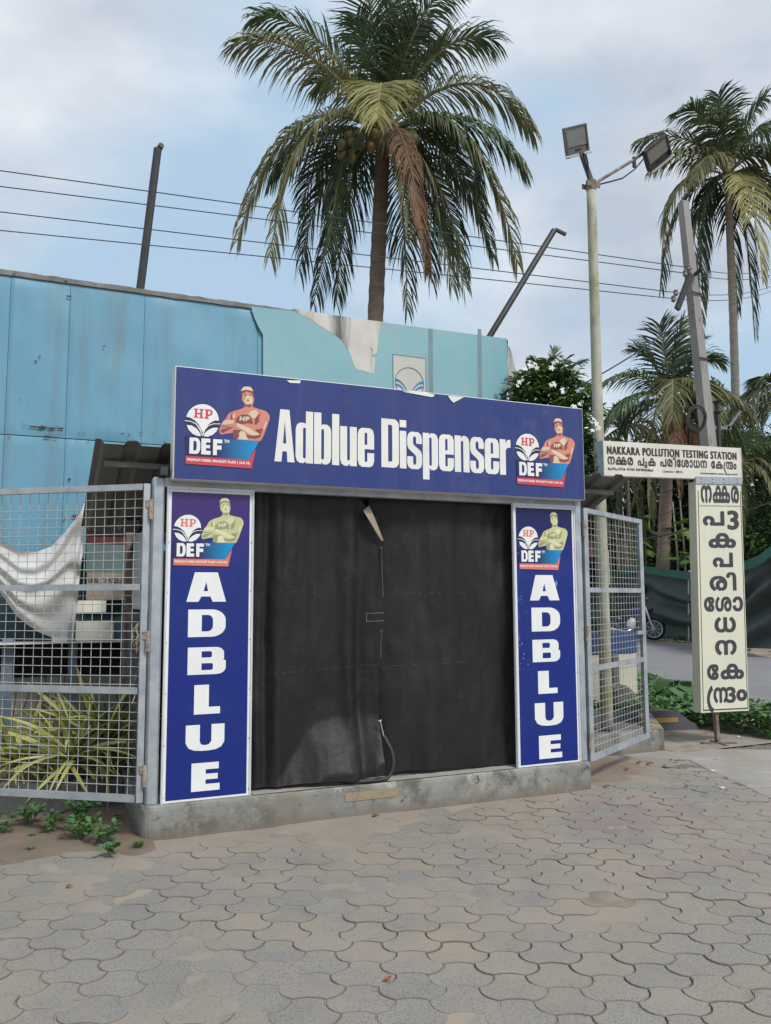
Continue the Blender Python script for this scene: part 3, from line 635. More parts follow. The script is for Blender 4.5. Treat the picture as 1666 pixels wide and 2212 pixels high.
# worn concrete slabs of the forecourt on the right
def slab(pts, z, thick=.06, seed=0, grp=None):
    k = MB(); rs = random.Random(seed); out = []
    for i, p in enumerate(pts):
        q = pts[(i + 1) % len(pts)]; n = max(2, int((q - p).length / .09))
        for j in range(n):
            t = j / n; w = p.lerp(q, t); out.append(Vector((w.x + rs.uniform(-.012, .012), w.y + rs.uniform(-.012, .012), 0)))
    c = sum(out, Vector()) / len(out); n = len(out)
    inn = [c + (p - c) * (1 - .012 / max(.1, (p - c).length)) for p in out]
    k.add([(p.x, p.y, z - thick) for p in out] + [(p.x, p.y, z - .007) for p in out] + [(p.x, p.y, z) for p in inn],
          [(i, (i + 1) % n, n + (i + 1) % n, n + i) for i in range(n)] + [(n + i, n + (i + 1) % n, 2 * n + (i + 1) % n, 2 * n + i) for i in range(n)] + [tuple(range(2 * n, 3 * n))])
    return k
fore = tag(thing('forecourt', None, None), kind='structure')
E0 = Vector((4.5, .98, 0)); E1 = oz(1483, 1640); E2 = oz(1541, 1668); E3 = oz(1612, 1700); E4 = oz(1666, 1727); E5 = E4 + (E4 - E3) * 4
r1_ = oz(1760, 1641); r2_ = oz(1760, 1668); r3_ = oz(1780, 1698); r0_ = oz(1800, 1612)
build('concrete_slab', slab([E0, E1, r1_, oz(1760, 1622), Vector((5.5, 1.02, 0))], .004, seed=1), m_slab, fore)
build('concrete_slab', slab([E1 + Vector((.01, -.01, 0)), E2, r2_, oz(1760, 1643)], .0, seed=2), m_slab, fore)
build('concrete_slab', slab([E2 + Vector((.01, -.01, 0)), E3, r3_, oz(1760, 1671)], .003, seed=3), m_slab, fore)
build('concrete_slab', slab([E3 + Vector((.01, -.01, 0)), E5, oz(2400, 1760), oz(1780, 1702)], -.002, seed=4), m_slab, fore)
k = MB(); k.grid(90, 60, lambda u, v: (lambda x, y: (x, y, -.010 + .014 * noise.noise(Vector((x * 7, y * 7, 0))) + .006 * noise.noise(Vector((x * 30, y * 30, 0)))))(4.0 + 2.6 * u, -1.6 + 2.6 * v))
tag(build('broken_edge_rubble', k, M('rubble', (.15, .135, .12), (.23, .2, .17), 12, .97, bump=1, bscale=60, dirt=((.08, .07, .06), 16, .5, .66)), fore), kind='stuff')
k = MB(); k.grid(50, 40, lambda u, v: (5.25 + 5.5 * u, .85 + 1.6 * v, .004 + .01 * noise.noise(Vector((u * 14, v * 7, 3)))))
build('sandy_apron', k, M('apron_sand', (.33, .28, .22), (.25, .215, .175), 3, .95, bump=.4, bscale=60, dirt=((.16, .145, .13), 2.6, .54, .66)), fore)

# road and verges
na, nb = oz(1390, 1480), oz(1666, 1578); fa, fb = oz(1392, 1384), oz(1666, 1420)
ndir = (na - nb).normalized(); fdir = (fa - fb).normalized()
k = MB(); k.grid(80, 6, lambda u, v: tuple((nb - ndir * 8 + ndir * 78 * u).lerp(fb - fdir * 20 + fdir * 120 * u, v) + Vector((0, 0, -.012))))
structure('road', k, m_road)
k = MB(); k.grid(80, 4, lambda u, v: tuple((fb - fdir * 20 + fdir * 120 * u) + Vector((1.9 * v, 0, -.008 + .05 * v))))
structure('verge', k, M('verge_soil', (.36, .29, .22), (.25, .2, .15), 1.2, .97, bump=.4, bscale=20, dirt=((.06, .085, .03), 2, .55, .68)))

# ================================================================== KERBS / PLANTERS
def painted(name, k, parent): return build(name, k, m_yellow, parent)
pl = thing('kerbed_planter', 'low concrete kerb and soil bed left of the booth behind the open gate', 'planter', (-1.5, .98, 0))
k = MB(); k.bbox(-6, -.12, .95, 1.09, -.05, .205, .012); build('kerb', k, m_concdk, pl)
k = MB(); k.grid(60, 20, lambda u, v: (-6 + 5.9 * u, 1.09 + 1.05 * v, .15 + .03 * noise.noise(Vector((u * 30, v * 6, 3))))); tag(build('soil', k, m_dirt, pl), kind='stuff')
k = MB(); p = oy(120, 1727, .949); q = oy(172, 1711, .949); k.box(p.x, q.x, .946, .949, p.z, q.z); painted('yellow_stripe', k, pl)
k = MB(); p = oy(290, 1713, .949); q = oy(338, 1700, .949); k.box(p.x, q.x, .946, .949, p.z, q.z); painted('yellow_stripe', k, pl)
pr = thing('kerbed_planter', 'low concrete kerb corner right of the booth under the open gate', 'planter', (4.4, 1.1, 0))
kx = Vector((5.25, 1.03, 0)); kb = Vector((6.45, 2.75, 0)); nrm = Vector((kb - kx).cross(Vector((0, 0, 1)))).normalized()
k = MB(); k.bbox(3.46, 5.17, 1.0, 1.14, -.05, .215, .012); build('kerb', k, m_conc, pr)
k = MB(); k.prism([(0, 0), (0, .222), (.14, .222), (.14, 0)], kx + Vector((-.02, -.03, -.003)), -nrm, (0, 0, 1), kb - kx); build('kerb_return', k, m_conc, pr)
d = (kb - kx).normalized()
for i in range(4):
    k = MB(); a0 = kx + Vector((-.02, -.03, .2205)) + d * (.12 + .42 * i)
    k.add([a0, a0 + d * .16, a0 + d * .30 - nrm * .14, a0 + d * .14 - nrm * .14], [(0, 1, 2, 3)]); build('hazard_stripe', k, m_yellow2 if i % 2 == 0 else m_yellow, pr)
k = MB(); p = oy(1268, 1620, 1.0); k.box(3.75, 4.05, .996, .9985, .06, .14); build('yellow_stripe', k, m_yellow, pr)
k = MB(); k.grid(40, 20, lambda u, v: (lambda x, y: (x, y, .11 + .05 * noise.noise(Vector((x * 3, y * 3, 3)))))(3.46 + (1.65 + 1.3 * v) * u, 1.14 + 1.86 * v)); tag(build('soil', k, m_dirt, pr), kind='stuff')
# second island kerb with yellow bar
isl = thing('island_kerb', 'grey painted kerb block with one orange yellow bar and a sloping end', 'kerb', (6.2, 2.0, 0))
A = oz(1385, 1581); B = oz(1512, 1577); dd = (B - A).normalized(); nn = Vector((-dd.y, dd.x, 0)); Lb = (B - A).length + .0
k = MB(); k.prism([(-.6, -.05), (-.6, .235), (Lb - .33, .235), (Lb - .27, .22), (Lb, .02), (Lb, -.05)], A, dd, (0, 0, 1), nn * .15); build('kerb', k, m_kerb, isl)
k = MB(); k.prism([(.10, .10), (.10, .155), (.47, .155), (.47, .10)], A - nn * .004, dd, (0, 0, 1), nn * .003); build('yellow_bar', k, m_yellow2, isl)

# ================================================================== BOOTH
booth = thing('dispenser_booth', 'blue signed dispenser booth on a concrete plinth, closed by black tarpaulin curtains', 'booth', (1.7, .8, 0))
# plinth with rounded front left corner
def plinth_fn():
    k = MB(); out = [(3.47, -.085), (3.47, 2.0), (-.11, 2.0), (-.125, .25)]
    for i in range(7):
        a = pi + i * pi / 12; out.append((-.02 + .10 * cos(a), .015 + .10 * sin(a)))
    bigr = []
    for i, p in enumerate(out):
        q = out[(i + 1) % len(out)]; n = max(1, int(math.hypot(q[0] - p[0], q[1] - p[1]) / .06))
        bigr += [(p[0] + (q[0] - p[0]) * j / n, p[1] + (q[1] - p[1]) * j / n) for j in range(n)]
    n = len(bigr); c = Vector((1.7, 1.0))
    rows = [(-.04, 0.0), (.05, 0), (.12, 0), (.19, 0), (.212, .004), (.2215, .014)]
    vs = []
    for z, ins in rows:
        for x, y in bigr:
            w = .0018 * noise.noise(Vector((x * 5, y * 5, z * 9))) + .0010 * noise.noise(Vector((x * 23, y * 23, z * 23))) + (.004 * noise.noise(Vector((x * 11, y * 11, 3))) if z > .2 else 0)
            sx = 1 if x > 3.4 else (-1 if x < -.05 else 0); sy = -1 if y < 0 else 0
            vs.append((x - sx * (ins - w), y - sy * (ins - w), z + (w if z > .2 else 0)))
    fs = [(r * n + i, r * n + (i + 1) % n, (r + 1) * n + (i + 1) % n, (r + 1) * n + i)[::-1] for r in range(len(rows) - 1) for i in range(n)]
    fs.append(tuple((len(rows) - 1) * n + i for i in range(n))[::-1])
    return k.add(vs, fs)
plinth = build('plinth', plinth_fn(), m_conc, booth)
for me in (plinth.data,):
    me.flip_normals() if hasattr(me, 'flip_normals') else None
k = MB(); k.box(1.30, 1.72, -.0895, -.0876, .118, .180); build('yellow_stripe', k, m_yellow, booth)
k = MB(); k.grid(60, 4, lambda u, v: (.63 + 2.14 * u, -.055 + .12 * v, .2255 + .0012 * noise.noise(Vector((u * 20, v * 4, 2))))); tag(build('plinth_dust', k, M('pale_dust', (.40, .36, .30), (.32, .28, .235), 8, .97, bump=.3), booth), kind='stuff')
# posts
for x0, x1 in ((-.095, -.012), (3.415, 3.49)):
    k = MB(); k.bbox(x0, x1, -.035, .05, .215, 2.42, .012); build('post', k, m_galv, booth)
for x0 in (-.09, 3.42):
    k = MB(); k.bbox(x0, x0 + .06, 1.55, 1.61, .215, 2.15, .006); build('rear_post', k, m_rustpost, booth)
k = MB(); k.bbox(-.012, 3.415, -.02, .045, 2.352, 2.42, .004); build('lintel', k, m_galv, booth)
k = MB(); k.bbox(-.40, 4.0, .15, .20, 2.50, 2.54, .003); build('purlin', k, m_roof, booth)
k = MB(); k.bbox(-.20, 4.0, 1.0, 1.05, 2.17, 2.21, .003); build('purlin', k, m_roof, booth)
for x in (-.03, 1.7, 3.46):
    k = MB()
    for (y0, y1, z0, z1) in ((-.06, .9, 2.422, 2.425),):
        k.bar((x, -.1, 2.455), (x, .30, 2.455), .05, .06)
    build('sign_bracket', k, m_dark, booth)
    k = MB(); k.bar((x, .02, 2.47), (x, 1.58, 2.0), .045, .05); build('rafter', k, m_dark, booth)
# corrugated roof sheets, trapezoid ribs running down to the back
def rib(t):
    t = t % 1.0
    a = .14; b = .24
    if t < .5 - b: return 0
    if t < .5 - a: return (t - .5 + b) / (b - a)
    if t < .5 + a: return 1
    if t < .5 + b: return 1 - (t - .5 - a) / (b - a)
    return 0
RX0, RX1, PITCHR, RH = -.475, 4.065, .245, .03
def roof_pt(x, v, dz=0):
    y = -.0 + 1.25 * v; t = (x - RX0) / PITCHR + .5
    return (x, y, 2.635 - .40 * y + RH * rib(t) + dz)
brk = []
x = RX0
nper = int((RX1 - RX0) / PITCHR)
for i in range(nper + 1):
    for f in (0, .10, .0):
        pass
xs = sorted(set([RX0, RX1] + [RX0 + PITCHR * (i + o) for i in range(nper + 2) for o in (-.24, -.14, .14, .24) if RX0 < RX0 + PITCHR * (i + o) < RX1]))
sheets = [(-1, 6), (6, 12), (12, 99)]
bounds = [RX0, RX0 + PITCHR * 5, RX0 + PITCHR * 9, RX0 + PITCHR * 14, RX1]
for a, b in zip(bounds, bounds[1:]):
    seg = [x for x in xs if a - .001 <= x <= b + .001]
    if seg[0] > a: seg = [a] + seg
    if seg[-1] < b: seg.append(b)
    k = MB(); n = len(seg)
    vs = [roof_pt(x, v) for v in (0, .5, 1) for x in seg] + [roof_pt(x, v, -.0018) for v in (0, .5, 1) for x in seg]
    fs = [(r * n + i, r * n + i + 1, (r + 1) * n + i + 1, (r + 1) * n + i) for r in (0, 1) for i in range(n - 1)]
    fs += [tuple(3 * n + q for q in f)[::-1] for f in fs]
    fs += [(i, 3 * n + i, 3 * n + i + 1, i + 1) for i in range(n - 1)] + [(2 * n + i, 2 * n + i + 1, 5 * n + i + 1, 5 * n + i) for i in range(n - 1)]
    build('roof_sheet', k.add(vs, fs), m_roof, booth)
# side infill: grey sheet above, welded mesh below (left), black sheet added behind it for the dark inside
k = MB(); k.bbox(-.062, -.052, .05, 1.25, 1.50, 2.10, .002); build('side_sheet', k, m_galv, booth)
def wire_panel(k, org, ux, width, z0, z1, px, pz, r, off=0.):
    ux = Vector(ux).normalized(); nrm_ = ux.cross(Vector((0, 0, 1)))
    n = int(width / px)
    for i in range(1, n + 1):
        s_ = width * i / (n + 1) + .002 * sin(i * 5.1)
        p = Vector(org) + ux * s_ + nrm_ * (off + .0025)
        k.tube([p + Vector((0, 0, z0)), p + Vector((0, 0, (z0 + z1) / 2)) + ux * .0015 * sin(i * 3.3), p + Vector((0, 0, z1))], r, 4, False)
    n = int((z1 - z0) / pz)
    for i in range(1, n + 1):
        z = z0 + (z1 - z0) * i / (n + 1) + .0015 * sin(i * 2.7)
        p = Vector(org) + nrm_ * (off - .0025) + Vector((0, 0, z))
        k.tube([p, p + ux * width * .5 + Vector((0, 0, -.002)), p + ux * width], r, 4, False)
for x in (-.058, 3.45):
    k = MB(); wire_panel(k, (x, .06, 0), (0, 1, 0), 1.48, .25, 1.48, .05, .05, .0022); tag(build('side_wire_mesh', k, m_wire2, booth), kind='stuff')
k = MB(); k.box(.02, .026, .25, 1.9, .24, 2.1); build('inside_shade_sheet', k, m_black, booth)  # first sheet stands in for the shade inside the booth
k = MB(); k.box(.03, 3.43, 1.62, 1.63, .24, 2.0); build('back_sheet', k, m_black, booth)

# curtains
m_scuff = M('chalk_crease', (.085, .085, .11), (.05, .05, .06), 40, .8)
def curtain(name, label, xa, xb, side):
    t = thing(name, label, 'curtain', ((xa + xb) / 2, .04, .22), 'black curtains across the booth front')
    k = MB()
    def fn(u, v):
        x = xa + (xb - xa) * u; z = .232 + (2.36 - .232) * v; d = 1 - v
        ph = 1.2 * noise.noise(Vector((u * 2.2, v * 1.1, side * 7)))
        amp = .030 + .022 * d ** .8
        bz = 0.
        if side == 0:
            bz = max(0., min(1., (.27 - v) / .14)) * max(0., min(1., (u - .20) / .3))
        y = .066 + amp * (1 - .92 * bz) * (sin(u * 17 + 7 * ph + side) * .32 * (.4 + noise.noise(Vector((u * 5, 3, side)))) + .5 * sin(u * 8 + 4.5 * ph + 2 * side)) + .006 * noise.noise(Vector((u * 18, v * 9, 1)))
        y += .030 * noise.noise(Vector((u * 3.1, v * 2.2, 4 + side))) + .007 * abs(noise.noise(Vector((u * 7 + v * 2, v * 7 - u, 8 + side))))
        if side == 0:
            # the free lower corner is tied up and bellies forward
            tq = max(0., min(1., (u - .16) / .46)); tq = tq * tq * (3 - 2 * tq); hh = max(0., min(1., (.215 * tq - v + .008 * noise.noise(Vector((u * 9, 2, 2)))) / .19)); ww_ = 1.
            y -= .135 * hh ** 1.15 * ww_ * (1 - .25 * math.exp(-((u - .86) / .05) ** 2))
            y += .030 * math.exp(-((u - .17) / .035) ** 2) - .020 * math.exp(-((u - .25) / .04) ** 2) + .016 * math.exp(-((u - .52) / .04) ** 2) * v
            z += .050 * d ** 6 * (max(0, u - .05)) ** .7 - .02 * d ** 6 * math.exp(-((u - .8) / .15) ** 2)
            y -= .035 * math.exp(-((u - 1) / .08) ** 2)
            if v > .93 and u > .86: z -= (u - .86) * 1.2 * (v - .93) / .07 * .9; x -= (u - .86) * .22 * (v - .93) / .07
            z -= .03 * math.exp(-((u - .04) / .1) ** 2) * d ** 8 * 0
        else:
            y += .055 * math.exp(-(u / .09) ** 2)
            z += .010 + .012 * d ** 6 * sin(u * 5)
        y = max(-.080 if side == 0 else .004, y)
        return (x, y + (.0 if side else .0), z)
    k.grid(150, 110, fn)
    o = build('tarpaulin', k, m_tarp, t, True)
    k = MB(); rl = random.Random(side + 5)
    for zl, a_, b_, sl in (((1.045, .12, 1, .05), (1.62, .28, .40, .0)) if side == 0 else ((1.05, 0, .62, .035), (1.60, .04, .62, .0))):
        u = a_
        while u < b_:
            du = rl.uniform(.006, .03); v_ = (zl + sl * (u - .5) - .232) / (2.36 - .232)
            if rl.random() < .72:
                for q_ in range(2):
                    p0_ = Vector(fn(u, v_ + q_ * .004)); p1_ = Vector(fn(u + du, v_ + q_ * .004 + .0005)); o_ = Vector((0, -.004, 0)); h_ = Vector((0, 0, .0011 * rl.uniform(.5, 1.3)))
                    k.add([p0_ + o_ - h_, p1_ + o_ - h_, p1_ + o_ + h_, p0_ + o_ + h_], [(0, 1, 2, 3)])
            u += du * rl.uniform(1.0, 1.5)
    tag(build('chalky_crease', k, m_scuff, t), kind='stuff')
    return t
c1_ = curtain('tarpaulin_curtain', 'left black tarpaulin curtain with a turned down top corner and bulging hem', .56, 1.618, 0)
c2_ = curtain('tarpaulin_curtain', 'right black tarpaulin curtain, hanging flatter, beside the right blue panel', 1.585, 2.92, 1)
# turned-down flap
k = MB(); pts = [oy(785, 1103, -.0), oy(797, 1092, -.0), oy(806, 1110, -.005), oy(818, 1140, -.004), oy(829, 1168, .0), oy(824, 1168, .0), oy(806, 1138, -.02), oy(793, 1116, -.025)]
k.add(pts, [(0, 1, 2), (0, 2, 7), (7, 2, 3), (7, 3, 6), (6, 3, 4), (6, 4, 5)]); build('turned_corner', k, m_tarpin, c1_)
for (a, b, rz) in (((820, 1182), (828, 1290), 0), ((820, 1362), (823, 1420), 0), ((818, 1556), (829, 1590), 1)):
    k = MB(); p = oy(a[0], a[1], -.02); q = oy(b[0], b[1], -.015)
    k.tube([p, p + Vector((.012, -.012, -.012)), p + Vector((.022, 0, .004)), p + Vector((.01, -.01, -.006)), p + Vector((.018, -.004, -.03)), p.lerp(q, .5) + Vector((.006, 0, 0)), q], .004 if rz else .0028, 5)
    build('tie_cord', k, m_peel if rz else M('cord_brown', (.14, .10, .085)), c1_)
k = MB(); a = oy(792, 1325, -.012); b = oy(829, 1342, -.03)
for z in (a.z, b.z): k.bar((a.x, -.012, z), (b.x, -.03, z + .004), .004, .003)
k.bar((a.x, -.012, a.z), (a.x, -.012, b.z), .003, .003); build('strap', k, m_wire2, c1_)
# hose
k = MB(); ps = [oy(829, 1590, .02), oy(836, 1602, -.0), oy(847, 1625, -.03), oy(850, 1650, -.045), oy(842, 1675, -.05), oy(822, 1686, -.052), oy(795, 1689, -.055), oy(760, 1690, -.03), oy(715, 1682, .03)]
sm = []
for i in range(len(ps) - 1):
    p0 = ps[max(0, i - 1)]; p1 = ps[i]; p2 = ps[i + 1]; p3 = ps[min(len(ps) - 1, i + 2)]
    for j in range(6):
        t = j / 6; sm.append(.5 * ((2 * p1) + (p2 - p0) * t + (2 * p0 - 5 * p1 + 4 * p2 - p3) * t * t + (3 * p1 - p0 - 3 * p2 + p3) * t ** 3))
for p in sm: p.z = max(p.z, .241)
k.tube(sm, .0145, 8); tag(build('hose', k, M('rubber_hose', (.028, .028, .03), (.04, .04, .04), 9, .55), None, True, loc=ps[4]), 'black rubber hose looping out from under the left curtain onto the plinth', 'hose')

# ================================================================== SIGNS ON THE BOOTH
SY = -.15
sb = thing('sign_board', 'wide dark blue box sign reading Adblue Dispenser above the curtains', 'sign board', (1.735, SY, 2.396))
def bumpface(x0, x1, z0, z1, y, nx, nz, amp):
    k = MB(); k.grid(nx, nz, lambda u, v: (x0 + (x1 - x0) * u, y - amp * noise.noise(Vector((u * 9, v * 2, 5))) * (u * (1 - u) * 4) ** .3 * (v * (1 - v) * 4) ** .3, z0 + (z1 - z0) * v)); return k
k = MB(); k.bbox(.0212, 3.4485, SY + .004, SY + .13, 2.396, 3.185, .004); build('casing', k, m_white, sb)
k = bumpface(.028, 3.440, 2.399, 3.179, SY, 60, 12, .0); build('face', k, m_navy, sb)
for i, x in enumerate((.236, .75, 1.26, 1.77, 2.28, 2.785, 3.2)):
    k = MB(); k.add([(x, SY - .0006, 2.40), (x + .0028, SY - .0006, 2.40), (x + .0028, SY - .0006, 3.178), (x, SY - .0006, 3.178)], [(0, 1, 2, 3)]); build('seam', k, M('vinyl_seam', (.035, .04, .22)), sb)
k = MB(); heavy_line(k, 'Adblue', .732, 2.560, 1.508, 2.944, SY - .0012); build('lettering', k, m_white, sb)
k = MB(); heavy_line(k, 'Dispenser', 1.568, 2.568, 2.716, 2.944, SY - .0012); build('lettering', k, m_white, sb)
logo(sb, .103, 2.503, .593, SY - .0006, 'warm')
logo(sb, 2.768, 2.500, .588, SY - .0006, 'warm')
for (pp) in (((870, 846), (905, 845), (940, 853), (934, 858), (890, 850)), ((968, 855), (1002, 858), (980, 870), (974, 864)), ((620, 822), (650, 822), (648, 828), (626, 827))):
    k = MB(); pts = [oy(x, y, SY - .006) for x, y in pp]; n = len(pts)
    k.add(pts + [p + Vector((0, .004, .002)) for p in pts], [tuple(range(n)), tuple(range(2 * n - 1, n - 1, -1))] + [(i, (i + 1) % n, n + (i + 1) % n, n + i) for i in range(n)]); build('torn_vinyl_flap', k, m_white, sb)

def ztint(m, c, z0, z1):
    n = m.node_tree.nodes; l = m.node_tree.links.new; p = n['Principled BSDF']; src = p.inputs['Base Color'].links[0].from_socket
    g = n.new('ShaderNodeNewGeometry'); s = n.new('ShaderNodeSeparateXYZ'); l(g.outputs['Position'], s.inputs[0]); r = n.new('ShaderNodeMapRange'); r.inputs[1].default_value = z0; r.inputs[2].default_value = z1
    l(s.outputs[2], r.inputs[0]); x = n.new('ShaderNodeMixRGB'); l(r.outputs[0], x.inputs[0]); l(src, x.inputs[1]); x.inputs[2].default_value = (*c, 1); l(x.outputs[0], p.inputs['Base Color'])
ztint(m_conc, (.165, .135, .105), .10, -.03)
LET = [[(.146, .421, 1.56, 1.764), (.161, .421, 1.319, 1.507), (.163, .426, 1.063, 1.248), (.212, .391, .795, .993), (.160, .424, .55, .725), (.203, .396, .283, .47)],
       [(2.939, 3.230, 1.554, 1.763), (2.95, 3.231, 1.30, 1.495), (2.953, 3.223, 1.051, 1.233), (3.0, 3.188, .794, .978), (2.962, 3.24, .536, .721), (2.995, 3.218, .275, .459)]]
for s_, (x0, x1, lx, lw, lab) in enumerate(((0.002, .615, .053, .487, 'tall blue Adblue panel left of the curtains with six white capitals'),
                                       (2.787, 3.408, 2.842, .489, 'tall blue Adblue panel right of the curtains, scuffed along its left edge'))):
    pn = thing('advert_board', lab, 'advert board', ((x0 + x1) / 2, 0, .22), 'upright blue advert boards')
    y = -.046
    k = MB(); k.bbox(x0, x1, y, y + .02, .222, 2.352, .003); build('backing', k, m_white2, pn)
    k = MB(); w = .032
    gm = M('panel_blue%d' % s_, (.003, .018, .205), (.007, .022, .165), 1.6, .32, bump=.3, bscale=2.4, dirt=[((.02, .045, .24), 3, .55, .85), ((.16, .21, .42), 24, .71, .78)])
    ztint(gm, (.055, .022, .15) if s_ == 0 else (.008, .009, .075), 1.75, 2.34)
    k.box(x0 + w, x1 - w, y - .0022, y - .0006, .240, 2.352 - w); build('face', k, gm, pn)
    for side_ in (x0 + .001, x1 - .014):
        k = MB(); k.box(side_, side_ + .013, y - .007, y - .0001, .222, 2.352); build('edge_strip', k, m_alu, pn)
    k = MB(); k.box(x0, x1, y - .009, y - .0071, 2.338, 2.356); build('edge_strip', k, m_alu, pn)
    for ch, b in zip('ADBLUE', LET[s_]):
        k = MB(); put_block(k, ch, b[0], b[2], b[1], b[3], y - .0030); build('letter', k, m_white2, pn)
    logo(pn, lx, 1.812, lw, y - .0026, 'lime')
    rv = MB()
    for i in range(14): pass
    hm = MB(); hm.tube([(0, 0, 0), (0, -.004, 0)], [.007, .0045], 8)
    hme = mesh_of('rivet', hm, m_galv)
    for i in range(7):
        for xx in (x0 + .0155, x1 - .0155):
            inst('rivet', hme, pn, (xx, y - .0005, .26 + i * .342 + (.01 if xx > x0 + .1 else 0)))
    for xx in (x0 + .15, x0 + .4): inst('rivet', hme, pn, (xx, y - .009, 2.347))
    if s_ == 1:
        k = MB(); rs = random.Random(3)
        for i in range(46):
            cx = x0 + .04 + rs.random() ** 2 * .09; cz = rs.choice((2.1, 1.95, 1.6, 1.45, 1.2, 1.05)) + rs.gauss(0, .05); r_ = rs.uniform(.001, .0045)
            k.add([(cx + r_ * cos(a_) * rs.uniform(.6, 1.3), y - .0028, cz + r_ * 1.5 * sin(a_)) for a_ in [q * pi / 4 for q in range(8)]], [tuple(range(8))])
        p = oy(1193, 1262, y)
        k.add([(p.x + dx, y - .0028, p.z + dz) for dx, dz in ((0, 0), (.02, .03), (.028, .01), (.045, .035), (.05, .0), (.035, -.02), (.032, -.09), (.026, -.03), (.01, -.02))], [tuple(range(9))])
        build('scuff_marks', k, M('scuff', (.20, .30, .50)), pn)

# ================================================================== GATES
def gate(name, label, hx, hy, dx, dy, z0, z1, width, group, bars, latch):
    t = thing(name, label, 'gate', (hx, hy, z0), group)
    ux = Vector((dx, dy, 0)).normalized(); nm = ux.cross(Vector((0, 0, 1)))
    o = Vector((hx, hy, 0)); T = .042
    def fb(a, b):
        k = MB(); k.bar(a, b, T, T); return k
    H1 = o + ux * (T / 2); H2 = o + ux * (width - T / 2)
    for h in (H1, H2):
        build('stile', fb(h + Vector((0, 0, z0)), h + Vector((0, 0, z1))), m_gate, t)
    for z in [z0 + T / 2, z1 - T / 2] + bars:
        build('rail', fb(o + ux * T + Vector((0, 0, z)), o + ux * (width - T) + Vector((0, 0, z))), m_gate, t)
    k = MB(); wire_panel(k, o + ux * T, ux, width - 2 * T, z0 + T, z1 - T, .078, .061, .0024, -.012 if nm.y < 0 else .012)
    tag(build('wire_mesh', k, m_wire, t), kind='stuff')
    for z in (z0 + .18, (z0 + z1) / 2 - .0, z1 - .17):
        k = MB(); c = o - ux * .012 + Vector((0, 0, z))
        k.tube([c + Vector((0, -.02, -.075)), c + Vector((0, -.02, -.002))], .0165, 8); k.tube([c + Vector((0, -.02, .0)), c + Vector((0, -.02, .06))], .0150, 8)
        k.bar(c + Vector((0, -.02, .03)), c + ux * .05 + Vector((0, -.024, .03)), .012, .05); build('hinge', k, m_hinge, t)
    if latch:
        k = MB(); c = o + ux * (width - .13) + Vector((0, -.03, 1.235)); k.bar(c - ux * .11, c + ux * .10, .02, .035); build('latch', k, m_gate, t)
    return t
g1 = gate('mesh_gate', 'left open wire mesh gate leaf in front of the variegated plants', -.118, -.055, -.858, .618, .25, 2.365, 1.42, 'open wire mesh gate leaves', [.972, 1.662], False)
g2 = gate('mesh_gate', 'right open wire mesh gate leaf swung back towards the lamp post', 3.512, -.03, 1.209, .704, .215, 2.345, 1.42, 'open wire mesh gate leaves', [.970, 1.640], True)
k = MB()
for i in range(7):
    p = oy(300, 1345, -.02) + Vector((R.uniform(-.01, .01), 0, 0)); q = Vector((p.x + R.uniform(-.06, .03), p.y - .02, p.z - R.uniform(.1, .26)))
    k.tube([p, p.lerp(q, .3) + Vector((-.03 * sin(i), -.01, 0)), p.lerp(q, .7) + Vector((.035 * cos(i * 2), -.01, 0)), q, q + Vector((.02, 0, .05))], .0022, 4)
k.tube([oy(300, 1430, -.03), oy(303, 1480, -.03), oy(293, 1500, -.03), oy(285, 1520, -.03)], .003, 4)
tag(build('rope_hank', k, m_rope, None, loc=oy(300, 1345, -.02)), 'hank of frayed yellow rope tied to the left gate', 'rope')
# ================================================================== BLUE-CLAD BUILDING
WY = 2.2
bl = thing('clad_building', 'flat roofed building clad in faded blue sheets with a torn pale banner, behind the booth', 'building', (-1, WY, 0))
WT = 4.565
k = MB(); k.box(-7, 4.17, WY + .04, WY + .10, 1.95, WT - .09); k.box(-7, 4.17, WY + .30, 7.5, 0, 4.25); k.box(-7, 4.17, WY + .1, WY + .3, 1.95, 4.4); build('wall', k, m_beige, bl)
k = MB()
nx = 150
def cz_(x, s): return .010 * noise.noise(Vector((x * 9, s, 1))) + .006 * noise.noise(Vector((x * 40, s, 1)))
k.grid(nx, 1, lambda u, v: (-7 + 11.19 * u, WY - .012 + .30 * v, WT + cz_(-7 + 11.19 * u, v)))
k.grid(nx, 1, lambda u, v: (-7 + 11.19 * u, WY - .012, WT - .045 - .02 * abs(cz_(-7 + 11.19 * u, 5)) * 40 * .02 + (.045 + cz_(-7 + 11.19 * u, 0)) * v - .012 * (1 - v) * abs(noise.noise(Vector(((-7 + 11.19 * u) * 4, 3, 3))))))
k.box(4.155, 4.19, WY - .012, WY + .3, 4.2, WT); build('coping', k, m_coping, bl)
seams = [-7, -5.3, -3.2, oy(20, 700, WY).x, oy(148, 760, WY).x, oy(310, 780, WY).x, oy(550, 800, WY).x + .03, 4.165]
HZ = 3.05
for a, b in zip(seams, seams[1:]):
    for z0, z1 in ((HZ + .004, WT - .05), (1.955, HZ - .004)):
        k = MB(); sd = a * 3 + z0
        def fn(u, v, a=a, b=b, z0=z0, z1=z1, sd=sd):
            x = a + .0016 + (b - a - .0032) * u; z = z0 + (z1 - z0) * v
            e = min(1, u * 30, (1 - u) * 30, v * 24, (1 - v) * 24)
            y = WY + .006 - e * (.006 + .014 * noise.noise(Vector((x * 1.5, z * 1.2, sd))) + .006 * noise.noise(Vector((x * 5, z * 3, sd))))
            return (x, y, z)
        k.grid(26, 26, fn); k.box(a + .003, b - .003, WY + .028, WY + .035, z0, z1)
        build('cladding_panel', k, m_cladd, bl, True)
